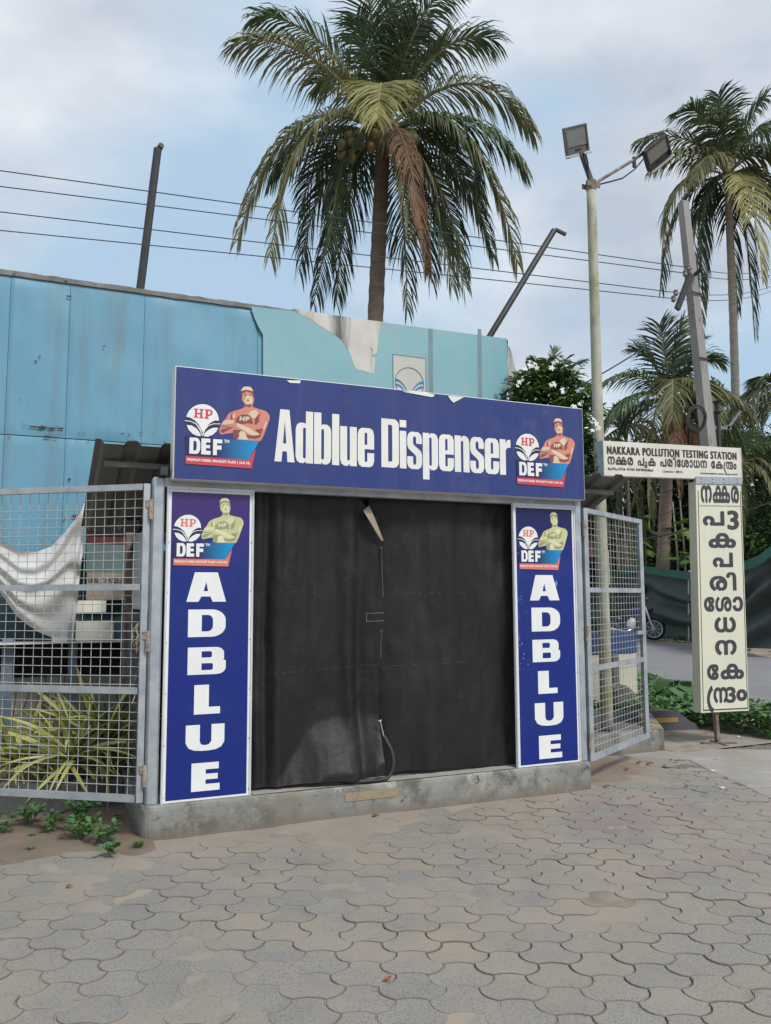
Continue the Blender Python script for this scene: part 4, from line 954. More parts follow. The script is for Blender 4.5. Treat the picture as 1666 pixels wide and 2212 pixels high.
# rust holes near the seams
m_rh = M('rust_hole', (.05, .032, .026), (.12, .06, .04), 40, .9)
rs = random.Random(11)
def blot(k, x, z, w, h, y):
    n = 11; ph = rs.random() * 9
    k.add([(x + w * cos(2 * pi * i / n) * (.55 + .6 * rs.random()), y, z + h * sin(2 * pi * i / n) * (.5 + .7 * rs.random())) for i in range(n)], [tuple(range(n))])
k = MB()
for (u, v, w, h) in ((52, 920, .012, .004), (75, 922, .05, .010), (92, 923, .05, .016), (112, 925, .045, .012), (132, 925, .04, .008), (102, 943, .04, .011), (120, 945, .02, .008), (168, 948, .012, .006), (192, 951, .01, .008),
                    (225, 748, .01, .009), (150, 640, .03, .010), (86, 770, .016, .006), (77, 780, .014, .009), (265, 936, .02, .004), (280, 938, .012, .006), (304, 934, .008, .009), (170, 935, .01, .004), (182, 936, .006, .005),
                    (355, 955, .02, .004), (290, 952, .03, .003), (332, 935, .008, .003), (20, 944, .02, .004), (62, 872, .006, .004), (44, 862, .005, .005), (143, 607, .02, .006)):
    p = oy(u, v, WY - .02); k1 = MB(); blot(k1, p.x, p.z, w, h, WY - .018); build('rust_patch', k1, m_rh, bl)
    for _ in range(4): blot(k, p.x + rs.gauss(0, w * 1.5), p.z + rs.gauss(0, .02), w * .15, .003, WY - .0185)
for (u, v, w, h) in ((150, 1035, .02, .014), (165, 1115, .04, .02), (140, 1120, .015, .012), (120, 1175, .02, .014)):
    p = oy(u, v, WY - .02); k1 = MB(); blot(k1, p.x, p.z, w, h, WY - .018); build('rust_patch', k1, m_rh, bl)
tag(build('rust_specks', k, m_rh, bl), kind='stuff')
# pale banner
def outline_obj(name, pts, y, mat, parent, slope=0):
    vs, fs = fill_polys([[(p.x, p.z) for p in pts]])
    k = MB(); k.add([(x, y, z) for x, z in vs], fs); return build(name, k, mat, parent)
Yb = WY - .030
bp = [oy(x, y, WY) for x, y in ((541, 664), (700, 682), (900, 708), (1092, 733), (1094, 800), (1090, 900), (1088, 1000), (567, 1000), (567, 725), (556, 706), (548, 688))]
bn = build('pale_banner', MB().add(*(lambda v_f: ([(x, Yb, z) for x, z in v_f[0]], v_f[1]))(fill_polys([[(p.x, p.z) for p in bp]]))), m_skyvin, bl)
tp = [oy(x, y, WY) for x, y in ((628, 668), (640, 677), (670, 692), (684, 703), (705, 715), (722, 726), (735, 735), (745, 750), (755, 768), (762, 790), (768, 800), (785, 803), (806, 810), (808, 775), (801, 771), (812, 765), (815, 740), (820, 700), (830, 698), (700, 680))]
outline_obj('torn_backing', tp, Yb - .002, m_peel, bn)
ep = [oy(x, y, WY) for x, y in ((801, 771), (812, 765), (813, 745), (808, 741), (796, 752), (804, 760))]
outline_obj('torn_edge', ep, Yb - .006, m_peel, bn)
for a, b in ((923, 932), (1029, 1037)):
    q = [oy(x, y, WY) for x, y in ((a, 712), (b, 713), (b + 2, 880), (a + 1, 880))]
    outline_obj('faded_strip', q, Yb - .002, M('strip_grey', (.20, .29, .31), (.17, .25, .27)), bn)
q = [oy(x, y, WY) for x, y in ((846, 767), (917, 776), (918, 870), (848, 870))]
outline_obj('logo_field', q, Yb - .0025, M('logo_cream', (.56, .55, .49), (.50, .49, .44), 3), bn)
kq = MB()
for p_, q_ in zip(q, q[1:] + q[:1]): kq.bar((p_.x, Yb - .004, p_.z), (q_.x, Yb - .004, q_.z), .008, .002, (0, 1, 0))
c0 = oy(882, 829, WY); r0 = .172
kq.tube([(c0.x + r0 * cos(a), Yb - .005, c0.z + r0 * sin(a)) for a in [i * pi / 20 for i in range(41)]], .004, 4, False)
build('logo_outline', kq, m_steelblue, bn)
kq = MB()
for sgn in (-1, 1):
    for (h0, w0) in ((.055, .030), (.0, .026)):
        up = []; lo = []
        for i in range(9):
            t = i / 8; x = c0.x + sgn * (.168 - .150 * t) * (1 if h0 else .96); z = c0.z + h0 - .02 - .14 * t ** 2.1
            up.append((x, z)); lo.append((x, z - w0 * (1 - .5 * t)))
        vs, fs = fill_polys([up + lo[::-1]]); kq.add([(x, Yb - .0055, z) for x, z in vs], fs)
build('logo_leaf', kq, M('logo_blue', (.03, .24, .46)), bn)
# flapping torn cloth at the right corner
k = MB()
def fn(u, v):
    z = 4.50 - 1.0 * v; w = .02 + .16 * min(1, v * 1.6) ** .8
    if .38 < v < .55: w += .03 * sin((v - .38) / .17 * pi)
    return (4.175 + w * u, WY - .03 + .05 * sin(u * 7 + v * 5) * v - .02 * u, z - .05 * u * (v < .4))
k.grid(10, 26, fn); build('torn_cloth_strip', k, m_peel, bl, True)
# poster board and shelf recess under the cladding (seen through the left gate)
BY = 2.15
def strip(name, x0, x1, v0, v1, mat, y=BY, xr=240):
    k = MB(); a = oy(xr, v0, y).z; b = oy(xr, v1, y).z; k.box(x0, x1, y, y + .03, b, a); return build(name, k, mat, bl)
strip('under_roof_shade', -.37, 3.3, 1118, 1159, m_black); strip('red_board', -.37, .30, 1160, 1176, m_redband); strip('teal_board', -.37, .30, 1176.5, 1236, m_tealprint)  # black strip first: paints the darkness under the back of the roof
bb = strip('lower_board', -.36, .30, 1236.5, 1296, m_cream)
for o_ in (bb,): o_.data.materials[0] = M('board_beige', (.30, .26, .21), (.24, .21, .17), 4, .7)
T1 = run_text('1800  21 4725 | Phone', .045, .02, 30, 1.05)
p = oy(191, 1263, BY - .002); q = oy(295, 1247, BY - .002); k = MB(); put_text(k, T1, p.x, oy(240, 1263, BY).z, q.x, oy(240, 1247, BY).z, BY - .002); build('lettering', k, m_letter, bb)
k = MB(); k.box(-7, .8, WY + .05, WY + .1, .0, oy(100, 1462, WY).z); build('low_wall', k, m_beige, bl)
k = MB(); k.box(-7, .8, WY + .10, WY + .15, oy(100, 1461, WY + .1).z, 1.95); build('shaded_recess', k, m_teal, bl)  # wall carries on here, its shadow painted as dark teal
k = MB(); k.box(-7, .8, WY + .02, WY + .09, oy(120, 1460, WY).z, oy(120, 1392, WY).z); build('black_fascia', k, m_black, bl)
fr = thing('steel_stand', 'blue grey steel stand with legs and a low rail against the beige wall', 'stand', (-.8, 2.0, .15))
for u0, u1 in ((0, 25), (145, 164), (-160, -140)):
    a = oy(u0, 1500, 2.02).x; b = oy(u1, 1500, 2.02).x; k = MB(); k.box(a, b, 2.0, 2.05, .1, oy(u1, 1380 if u0 < 100 else 1300, 2.02).z); build('leg', k, m_steelblue, fr)
k = MB(); k.box(-2.5, oy(258, 1655, 2.0).x, 1.97, 1.999, oy(120, 1664, 2).z, oy(120, 1640, 2).z); build('rail', k, m_steelblue, fr)
k = MB(); k.box(-2.5, .0, 1.85, 2.2, oy(120, 1386, 2.0).z - .01, oy(120, 1386, 2.0).z); build('shelf', k, m_signwhite, fr)
k = MB(); k.box(-2.6, -.02, 2.22, 2.32, .0, oy(120, 1683, 2.2).z); build('step', k, m_beige, fr)
def boxy(label, u0, u1, v0, v1, cut):
    y = 1.96; a = oy(u0, v1, y); b = oy(u1, v0, y); k = MB(); w = b.x - a.x; h = b.z - a.z
    k.prism([(0, 0), (0, h * .5 if cut else h), (w * .12 if cut else 0, h), (w, h), (w, 0)], (a.x, y, a.z), (1, 0, 0), (0, 0, 1), (0, .10, 0))
    k2 = MB(); k2.box(a.x - .005, b.x + .003, y - .006, y - .001, a.z, a.z + .006)
    t = thing('wall_box', label, 'box', (a.x + w / 2, y, a.z)); build('body', k, m_cream, t); build('lip', k2, m_dark, t)
boxy('small cream box with a sloping corner, upper of the two beside the hanging cloth', 161, 230, 1297, 1325, True)
boxy('larger cream box on the shelf edge below the sloping cream box', 163, 246, 1341, 1386, False)
k = MB(); a = oy(112, 1388, 1.94); b = oy(145, 1376, 1.94); k.box(a.x, b.x, 1.90, 2.0, a.z, b.z); tag(build('foam_block', k, m_cream, None, loc=a), 'low cream foam piece on the shelf under the white cloth', 'foam block')
# brown boards behind the cloth edge
k = MB(); a = oy(160, 1180, 2.1); b = oy(176, 1380, 2.1); k.bar((a.x + .01, 2.1, a.z), (oy(150, 1380, 2.1).x + .03, 2.1, b.z), .06, .04); tag(build('leaning_board', k, m_rustpost, None, loc=b), 'rust brown board leaning behind the right edge of the white cloth', 'board')
# white cloth
Yc = 1.93
top = [(193, 1058), (184, 1085), (172, 1110), (158, 1128), (140, 1150), (112, 1180), (80, 1192), (45, 1190), (10, 1172), (-40, 1150), (-120, 1100)]
bot = [(158, 1385), (150, 1387), (140, 1384), (128, 1380), (110, 1376), (85, 1366), (60, 1350), (35, 1330), (12, 1295), (-15, 1260), (-70, 1200)]
def samp(L_, t):
    t *= len(L_) - 1; i = min(int(t), len(L_) - 2); f = t - i; return (L_[i][0] * (1 - f) + L_[i + 1][0] * f, L_[i][1] * (1 - f) + L_[i + 1][1] * f)
k = MB()
def fn(u, v):
    a = samp(top, u); b = samp(bot, u); s = v
    x = a[0] * (1 - s) + b[0] * s; y = a[1] * (1 - s) + b[1] * s
    fold = .045 * sin(v * 23 + 5 * noise.noise(Vector((u * 2, v * 2, 0))) + 2.5 * sin(u * 3)) * (1 - .55 * u) * (1 - .8 * v * v) + .03 * noise.noise(Vector((u * 3, v * 3, 2)))
    fold += -.10 * sin(pi * min(1, v)) * .8 + .02 * sin(u * 26) * max(0, 1 - u * 3)
    p = oy(x, y, Yc + fold)
    return (p.x, p.y, p.z)
k.grid(70, 60, fn)
tag(build('hanging_cloth', k, m_cloth, None, True, loc=oy(100, 1250, Yc)), 'dirty white cloth sagging in a deep swag on the blue wall behind the left gate', 'cloth')
# dry stems hanging below the fascia
k = MB()
for (a, b) in (((35, 1462), (25, 1570)), ((70, 1465), (40, 1560)), ((98, 1462), (88, 1580)), ((140, 1462), (128, 1560)), ((243 - 0, 1470), (258 - 5, 1510))):
    p = oy(a[0], a[1], 2.1); q = oy(b[0], b[1], 2.1); k.tube([p, p.lerp(q, .4) + Vector((.012, 0, 0)), q], .004, 4)
tag(build('dry_vines', k, m_bark, None, loc=oy(60, 1500, 2.1)), 'thin dark dry vines trailing down the beige wall behind the stand', 'vines')

# ================================================================== VARIEGATED PLANTS
def blade(Lb, w, bend, seed):
    r_ = random.Random(seed); k = MB(); n = 9; rows = []
    for i in range(n + 1):
        t = i / n; a = bend * t ** 1.3
        y = Lb * (sin(a) / max(.01, bend) if bend > .01 else t); y = Lb * t * cos(a * .55); z = -Lb * t * sin(a * .62)
        ww = w * (min(1, .55 + t * 2.2) if t < .3 else 1) * (1 - t ** 3.2) + .0006
        rows.append([(-ww / 2, y, z + ww * .16), (-ww * .36, y, z), (0, y, z - ww * .1), (ww * .36, y, z), (ww / 2, y, z + ww * .16)])
    b = 0
    for i in range(n):
        k.mi = 0
        vs = rows[i] + rows[i + 1]
        for c in range(4):
            k.mi = 0 if c in (0, 3) else 1
            k.add([rows[i][c], rows[i][c + 1], rows[i + 1][c + 1], rows[i + 1][c]], [(0, 1, 2, 3)])
    return k
blades = [mesh_of('leaf_blade', blade(1, .088, b_, i), [m_varg, m_vary], True) for i, b_ in enumerate((.35, .8, 1.2, 1.7, 2.3))]
def plant(name, label, loc, n, Lr, seed, grp):
    t = thing(name, label, 'plant', loc, grp); r_ = random.Random(seed)
    for i in range(n):
        f = i / n; az = i * 2.399 + r_.uniform(-.3, .3); el = math.radians(85 - 80 * f ** .9 + r_.uniform(-8, 8))
        me = blades[min(4, int(f * 4.2 + r_.random() * 1.1))]
        Lb = r_.uniform(*Lr) * (.75 + .4 * sin(pi * min(1, f + .2)))
        o = inst('leaf_blade', me, t, Vector(loc) + Vector((r_.uniform(-.02, .02), r_.uniform(-.02, .02), .06 * (1 - f))), (el, r_.uniform(-.9, .9), az), (Lb * r_.uniform(.7, 1.1), Lb, Lb))
    k = MB(); k.tube([Vector(loc) + Vector((0, 0, -.03)), Vector(loc) + Vector((0, 0, .07))], .02, 6); build('stem', k, m_bark, t)
def at_y(u, v, y): return oy(u, v, y)
plant('variegated_plant', 'cream and green striped strap leaved plant trailing over the kerb behind the left gate', Vector((oy(158, 1620, 1.22).x, 1.22, .28)), 76, (.42, .72), 1, 'variegated strap leaved plants')
plant('variegated_plant', 'taller striped strap leaved plant nearer the booth post, leaves reaching up right', Vector((oy(225, 1600, 1.45).x, 1.45, .32)), 60, (.5, .85), 5, 'variegated strap leaved plants')
plant('variegated_plant', 'striped strap leaved plant cut by the left edge of the photo', Vector((oy(45, 1630, 1.5).x, 1.5, .25)), 56, (.40, .65), 9, 'variegated strap leaved plants')
plant('variegated_plant', 'small striped strap leaved tuft low against the booth side mesh', Vector((oy(245, 1660, 1.3).x, 1.28, .2)), 36, (.28, .45), 12, 'variegated strap leaved plants')

# weeds at the kerb
def oval_leaf(w=.5):
    k = MB(); n = 5
    pr_ = [(0, .05), (.2, .32), (.5, 1), (.8, .75), (1, 0)]
    vs = []
    for t, ww in pr_: vs += [(-ww * w / 2, t, .06 * sin(t * 3) + .05 * ww), (0, t, .06 * sin(t * 3) - .0), (ww * w / 2, t, .06 * sin(t * 3) + .05 * ww)]
    fs = [(i * 3 + c, i * 3 + c + 1, i * 3 + c + 4, i * 3 + c + 3) for i in range(4) for c in (0, 1)]
    return k.add(vs, fs)
oval = [mesh_of('leaf', oval_leaf(.55), m, True) for m in (m_weed, m_leaflt)]
def weed(label, loc, n, h, seed):
    h *= 1.25
    t = thing('weed', label, 'weed', loc, 'broad leaved weeds along the kerb'); r_ = random.Random(seed); k = MB()
    for s in range(max(3, n // 4)):
        a = r_.random() * 6.28; top_ = Vector(loc) + Vector((cos(a) * h * .7, sin(a) * h * .7, h * r_.uniform(.6, 1.15)))
        k.tube([Vector(loc), Vector(loc).lerp(top_, .5) + Vector((0, 0, h * .12)), top_], .0025, 4)
        for j in range(7):
            f = .3 + .7 * j / 6; p = Vector(loc).lerp(top_, f) + Vector((0, 0, h * .12 * 4 * f * (1 - f)))
            az = j * 2.4 + r_.random(); inst('leaf', oval[0 if r_.random() < .75 else 1], t, p, (r_.uniform(-.2, .7), r_.uniform(-.4, .4), az), r_.uniform(.035, .068))
    build('stem', k, m_weed, t)
for i, (u, v, n, h, lab) in enumerate(((12, 1800, 28, .09, 'broad leaved weed clump cut by the left photo edge'), (75, 1782, 28, .10, 'weed clump just right of the one cut by the photo edge'), (132, 1795, 24, .08, 'loose low weed midway between the left photo edge and the booth plinth'),
                                     (195, 1778, 35, .13, 'tallest upright weed under the trailing striped leaves'), (212, 1800, 30, .09, 'dense weed in front of the tallest upright one'), (285, 1775, 28, .12, 'weed with one tall paddle leaf by the dark kerb stick'),
                                     (275, 1815, 40, .10, 'big spreading weed clump in the middle of the soil patch'), (365, 1822, 42, .09, 'broad weed clump nearest the plinth corner'), (385, 1845, 20, .05, 'low weed at the front of the clump nearest the plinth'),)):
    u = u * .62 if u > 240 else u * .9 + 0
    weed(lab, oz(u, v, .012), n, h, 40 + i)
def grass_tuft(label, loc, n, h, seed):
    r_ = random.Random(seed); k = MB()
    for i in range(n):
        a = r_.random() * 6.28; rr_ = r_.random() * h * .9; b = Vector(loc) + Vector((cos(a) * rr_ * .5, sin(a) * rr_ * .5, 0)); q = b + Vector((cos(a) * h * r_.random(), sin(a) * h * r_.random(), h * r_.uniform(.4, 1)))
        s = Vector((-sin(a), cos(a), 0)) * .0022; k.add([b - s, b + s, b.lerp(q, .6) + s * .7 + Vector((0, 0, h * .1)), b.lerp(q, .6) - s * .7 + Vector((0, 0, h * .1)), q], [(0, 1, 2, 3), (3, 2, 4)])
    tag(build('grass_tuft', k, m_leaflt, None, loc=loc), label, 'grass tuft')
grass_tuft('grass tuft at the front left foot of the concrete plinth', oz(298, 1830, .01), 130, .055, 1)
grass_tuft('thin grass tuft among the pavers below the weeds', oz(65, 1838, .005), 70, .035, 2)
grass_tuft('sparse grass tuft in the soil left of the weed clump', oz(68, 1808, .01), 60, .035, 3)
k = MB(); p = oz(115, 1762, .02); q = oz(210, 1736, .03); k.tube([p, p.lerp(q, .3) + Vector((0, .01, .008)), p.lerp(q, .7) + Vector((0, -.01, 0)), q], .006, 5); tag(build('dry_stick', k, m_dark, None, loc=p), 'dark dry stick lying along the foot of the left kerb', 'stick')

# dry leaves and litter
def dry_leaf(label, loc, s, rz, mat, cat='dry leaf', nm='dry_leaf'):
    k = MB(); r_ = random.Random(int(rz * 1000)); n = 5; vs = []
    for i, (t, w) in enumerate(((0, .05), (.25, .5), (.55, .7), (.8, .35), (1, .04))):
        z = .16 * sin(t * 5 + rz) + .18
        for c in (-1, 0, 1): 
            x = c * w * .5; y = t - .5; z_ = z + abs(c) * .18
            vs.append((loc.x + s * (x * cos(rz) - y * sin(rz)), loc.y + s * (x * sin(rz) + y * cos(rz)), loc.z + s * z_ * .6))
    k.add(vs, [(i * 3 + c, i * 3 + c + 1, i * 3 + c + 4, i * 3 + c + 3) for i in range(4) for c in (0, 1)])
    tag(build(nm, k, mat, None, True, loc=loc), label, cat)
m_dl = M('dry_leaf_brown', (.20, .085, .05), (.13, .06, .04), 30, .8); m_dl2 = M('dry_leaf_red', (.36, .09, .045), (.25, .07, .04), 30, .8)
dry_leaf('orange brown dry leaf lying by the kerb left of the plinth', oz(255, 1765, .02), .075, .4, m_dl2)
for i, (u, v, s, lab) in enumerate(((1420, 3300 + 715 / 1.666, 0, ''),)): pass
for u, v, s, m_, lab in ((837, 2117, .05, m_dl2, 'small reddish dry leaf on the near pavers at the bottom'), (1463, 1645, .07, m_dl, 'curled brown leaf beside the pale stone'), (1404, 1652, .09, m_dl, 'dry brown leaf at the right plinth kerb'),
                         (1355, 1663, .08, m_dl, 'dry leaf nearest the gate foot'), (1482, 1700, .05, m_dl, 'small dry leaf right of the sandy patch'), (1380, 1648, .08, m_dl2, 'reddish dry leaf under the gate rail'),
                         (811, 1764, .07, m_dl, 'dry leaf at the plinth foot below the right yellow smear'), (1358, 1725, .05, m_dl, 'leaf scrap on the sand in front of the right plinth end'), (1310, 1700, .07, m_dl, 'crumpled leaf near the right end of the plinth'),
                         (1450, 1642, .05, m_dl, 'tiny leaf scrap at the slab edge'), (150, 1846 + 70, .05, m_dl, 'dark twig scrap on the left pavers')):
    q = oz(u, v, .006); dry_leaf(lab, q, s * .8, u * .37, m_)
k = MB(); p = oz(1602 / 1.0 - 1, 1653, .0)
p = oz(1603 - 0, 1653); p = oz(1602, 1652)
def stone(label, p, s, mat, seed):
    k = MB(); r_ = random.Random(seed); vs = [(p.x, p.y, p.z + s * .62)]
    for j, (rad, z) in enumerate(((.62, .5), (1, .22), (.9, 0))):
        for i in range(8): a = i * pi / 4; q = rad * s * r_.uniform(.8, 1.15); vs.append((p.x + q * cos(a), p.y + q * .7 * sin(a), p.z + z * s * r_.uniform(.8, 1.1)))
    fs = [(0, 1 + i, 1 + (i + 1) % 8) for i in range(8)] + [(1 + r * 8 + i, 9 + r * 8 + i, 9 + r * 8 + (i + 1) % 8, 1 + r * 8 + (i + 1) % 8) for r in (0, 1) for i in range(8)]
    tag(build('stone', k.add(vs, fs), mat, None, True, loc=p), label, 'stone')
stone('pale fist sized stone at the broken slab edge', oz(1442, 1657, .0), .045, m_coping, 4)
m_bit = M('white_scrap', (.7, .7, .66))
for u, v, lab in ((1539, 1666, 'white scrap on the joint between the concrete slabs'), (1560, 1703, 'white scrap on the near slab edge'), (1595, 1627 - 35, 'white wrapper at the edge of the green verge')):
    p = oz(u, v, .005); k = MB(); k.bbox(p.x - .02, p.x + .02, p.y - .012, p.y + .012, .005, .016, .003); tag(build('paper_scrap', k, m_bit, None, loc=p), lab, 'scrap')

# ================================================================== ROOF STUBS (black tubes)
def tube_post(label, a, b, c, r):
    t = thing('roof_tube', label, 'tube', a, 'black steel tubes above the blue building'); k = MB(); k.tube([a, b], r, 10); build('pole', k, m_dark, t)
    k = MB(); k.tube([b - (b - a).normalized() * .04, b + (b - a).normalized() * .02 + Vector((.02, 0, .0)), c], r * .72, 10); build('stub', k, M('stub_grey', (.10, .09, .08)), t)
a = oy(303, 625, 2.6); a2 = oy(341, 322, 2.6); d_ = (a2 - a).normalized(); tube_post('black steel tube rising from the roof edge at the left, nearly upright', a - d_ * .7, a2, a2 + Vector((.03, -.04, .03)), .042)
k = MB(); p = oy(335, 350, 2.56); 
a = oy(1056, 730, 2.6); a2 = oy(1197, 498, 2.6); d_ = (a2 - a).normalized(); tube_post('black steel tube leaning right over the roof corner with a short bent stub', a - d_ * .8, a2, oy(1223, 507, 2.55), .038)

# ================================================================== LAMP POST
lp = thing('lamp_post', 'algae stained pale lamp post with two floodlights right of the booth', 'lamp post', (4.56, 1.2, .2))
B0 = oy(1312, 1575, 1.2); T0 = oy(1277, 402, 1.2)
k = MB(); n = 20; k.tube([B0.lerp(T0, i / n) for i in range(n + 1)], [.064 - .014 * (i / n) for i in range(n + 1)], 14); build('pole', k, m_post, lp, True)
k = MB(); k.bbox(B0.x - .28, B0.x + .55, 1.12, 1.62, .12, .21, .01); build('base_slab', k, m_concdk, lp)
k = MB()
for z in (T0.z + .00,): k.tube([T0 + Vector((0, 0, -.05)), T0 + Vector((0, 0, .06))], .056, 12); k.bar(T0 + Vector((-.085, -.045, 0)), T0 + Vector((.085, -.045, 0)), .012, .055); k.bar(T0 + Vector((-.085, .045, 0)), T0 + Vector((.085, .045, 0)), .012, .055)
build('clamp', k, m_rustpost, lp)
al = oy(1256, 330, 1.2); k = MB(); k.bar(T0 + Vector((-.01, -.02, .04)), al, .04, .045); build('arm', k, m_dark, lp)
ar = oy(1370, 345, 1.15); k = MB(); k.tube([T0 + Vector((.0, .0, .02)), T0 + Vector((.05, 0, .04)), ar], .017, 8); build('arm', k, M('arm_grey', (.28, .26, .24), (.12, .1, .09), 12, .7), lp)
def flood(center, ux, uz, w, h, dpt, frame, glassm, parent):
    ux = Vector(ux).normalized(); uz = Vector(uz); uz = (uz - ux * uz.dot(ux)).normalized(); uy = uz.cross(ux)   # uy = back
    c = Vector(center)
    def P(a, b, d): return c + ux * a + uz * b + uy * d
    k = MB()
    def bx(a0, a1, b0, b1, d0, d1, ch=0):
        k.add([P(a, b, d) for b in (b0, b1) for d in (d0, d1) for a in (a0, a1)], [(0, 2, 3, 1), (4, 5, 7, 6), (0, 1, 5, 4), (2, 6, 7, 3), (0, 4, 6, 2), (1, 3, 7, 5)])
    hw, hh = w / 2, h / 2
    b_ = .016
    bx(-hw, hw, -hh, -hh + b_, 0, dpt * .5); bx(-hw, hw, hh - b_, hh, 0, dpt * .5); bx(-hw, -hw + b_, -hh + b_, hh - b_, 0, dpt * .5); bx(hw - b_, hw, -hh + b_, hh - b_, 0, dpt * .5)
    bx(-hw + b_, hw - b_, -hh + b_, hh - b_, dpt * .18, dpt * .5)
    # tapering back
    k.add([P(a, b, dpt * .5) for a, b in ((-hw, -hh), (hw, -hh), (hw, hh), (-hw, hh))] + [P(a * .72, b * .72, dpt) for a, b in ((-hw, -hh), (hw, -hh), (hw, hh), (-hw, hh))], [(0, 1, 5, 4), (1, 2, 6, 5), (2, 3, 7, 6), (3, 0, 4, 7), (4, 5, 6, 7)])
    hd = build('lamp_head', k, frame, parent)
    k = MB(); bx(-hw + b_, hw - b_, -hh + b_ + h * .22, hh - b_, dpt * .10, dpt * .16); build('lamp_glass', k, glassm, hd)
    k = MB(); bx(-hw * .2, hw * .3, -hh + h * .12, -hh + h * .17, dpt * .10, dpt * .17); build('rating_plate', k, m_dark, hd)
    k = MB(); bx(-hw * .95, hw * 1.12, -hh - .030, -hh - .012, -.01, dpt * .6); build('bracket', k, M('bracket_white', (.5, .5, .48)), hd)
cL = oy(1248, 301, 1.15); k3 = oy(1216, 283, 1.15); k4 = oy(1270, 270, 1.15)
flood(cL, (k4 - k3), Vector((-.13, -.35, 1)), .315, .285, .10, M('lamp_grey', (.16, .155, .15), (.10, .10, .10), 12, .6), m_glass, lp)
cR = oy(1424, 330, 1.05)
nR = (RGT * .5 - FWD * .75 - UPV * .4).normalized(); uR = (RGT * .62 + UPV * .55 + FWD * .12).normalized()
flood(cR, uR, uR.cross(-nR), .36, .24, .12, m_dark, M('lamp_glass_warm', (.19, .175, .15), (.16, .15, .13), 10, .3), lp)
k = MB(); k.bar(ar, oy(1402, 322, 1.1), .02, .03); k.bar(ar + Vector((0, 0, .03)), ar + Vector((0, 0, -.09)), .03, .03); build('yoke', k, m_dark, lp)
k = MB(); q = [T0 + Vector((.03, -.03, 0)), oy(1320, 392, 1.15), oy(1345, 385, 1.12), oy(1372, 365, 1.1), oy(1393, 340, 1.08)]; k.tube(q, .009, 6); k.tube([al, oy(1266, 335, 1.15), oy(1270, 352, 1.15), oy(1271, 380, 1.17), T0], .010, 6); build('cable', k, m_cable, lp)
k = MB(); p = B0.lerp(T0, .27); k.tube([p + Vector((.05, -.03, .25)), p + Vector((.055, -.03, -.1))], .012, 6); build('torn_sleeve', k, m_post, lp)

# ================================================================== TESTING STATION SIGNS
HS = thing('station_sign', 'white horizontal board reading NAKKARA POLLUTION TESTING STATION, letters flaking', 'sign board', (5.5, .98, 2.84))
y = 1.0
tl, tr, br, bl_ = oy(1303, 952, y), oy(1600, 968, y), oy(1598, 1040, y), oy(1304, 1027, y)
hx0, hx1 = tl.x, tr.x; hs = (tr.z - tl.z) / (hx1 - hx0)
def sh(k, x0, x1, z0, z1, y0, y1):   # box with the board's slight tilt
    k.box(x0, x1, y0, y1, z0, z1); n = 8
    for i in range(len(k.v) - n, len(k.v)): v = k.v[i]; k.v[i] = (v[0], v[1], v[2] + (v[0] - hx0) * hs)
k = MB(); sh(k, hx0, hx1, bl_.z, tl.z, y, y + .09); build('board', k, m_signwhite, HS)
k = MB(); sh(k, hx0 - .006, hx0, bl_.z - .004, tl.z + .004, y - .004, y + .094); sh(k, hx1, hx1 + .006, bl_.z - .004, tl.z + .004, y - .004, y + .094); build('edge', k, m_galv, HS)
H = tl.z - bl_.z; W = hx1 - hx0
Tn = run_text('NAKKARA POLLUTION TESTING STATION', .085, .024, 40, 1.22)
k = MB(); put_text(k, Tn, hx0 + .022 * W, bl_.z + .615 * H, hx0 + .965 * W, bl_.z + .86 * H, y - .002, 0); 
for i in range(len(k.v)): v = k.v[i]; k.v[i] = (v[0], v[1], v[2] + (v[0] - hx0) * hs)
build('lettering', k, m_letterbr, HS)
def mal(body, d=.035, k1=1.): return text_polys(body, k1, d, 1, 1.0, 4)
def arc_stroke(pts, w):
    # ribbon outline along points
    up = []; lo = []
    P = [Vector(p) for p in pts]
    for i, p in enumerate(P):
        t = (P[min(i + 1, len(P) - 1)] - P[max(i - 1, 0)]).normalized(); nn_ = Vector((-t.y, t.x)) * w / 2
        up.append(tuple(p + nn_)); lo.append(tuple(p - nn_))
    return up + lo[::-1]
def cpt(cx, cy, rx, ry, a0, a1, n=12): return [(cx + rx * cos(math.radians(a0 + (a1 - a0) * i / n)), cy + ry * sin(math.radians(a0 + (a1 - a0) * i / n))) for i in range(n + 1)]
GL = {}
def glyph_set(bold):
    g = {}
    for nm, b in (('na', 'ന'), ('ka', 'ക'), ('ra', 'ര'), ('pa', 'പ'), ('i', 'ി'), ('sha', 'ശ'), ('e', 'േ'), ('aa', 'ാ'), ('dha', 'ധ'), ('u', 'ു'), ('m', 'ം'), ('uu', 'ൂ'), ('ii', 'ീ'), ('tta', 'ട'), ('rr', 'റ'), ('da', 'ഡ'), ('ma', 'മ'), ('la', 'ല'), ('cd', 'ങ'), ('ii2', 'ഇ'), ('vr', '്'), ('three', '3')):
        g[nm] = run_text(b, bold, bold * .8, 56)
    return g
GB = glyph_set(.038)
def put_g(k, T, x0, z0, x1, z1, y): put_text(k, T, x0, z0, x1, z1, y)
def kka(k, x0, z0, x1, z1, y):
    w = x1 - x0; put_g(k, GB['ka'], x0, z0, x0 + .60 * w, z1, y); put_g(k, GB['ka'], x0 + .40 * w, z0, x1, z1, y - .0006)
def strokes(k, lst, x0, z0, x1, z1, y):
    for i, (pts, w) in enumerate(lst):
        vs, fs = fill_polys([arc_stroke(pts, w)]); k.add([(x0 + a * (x1 - x0), y - .0004 * i, z0 + b * (z1 - z0)) for a, b in vs], fs)
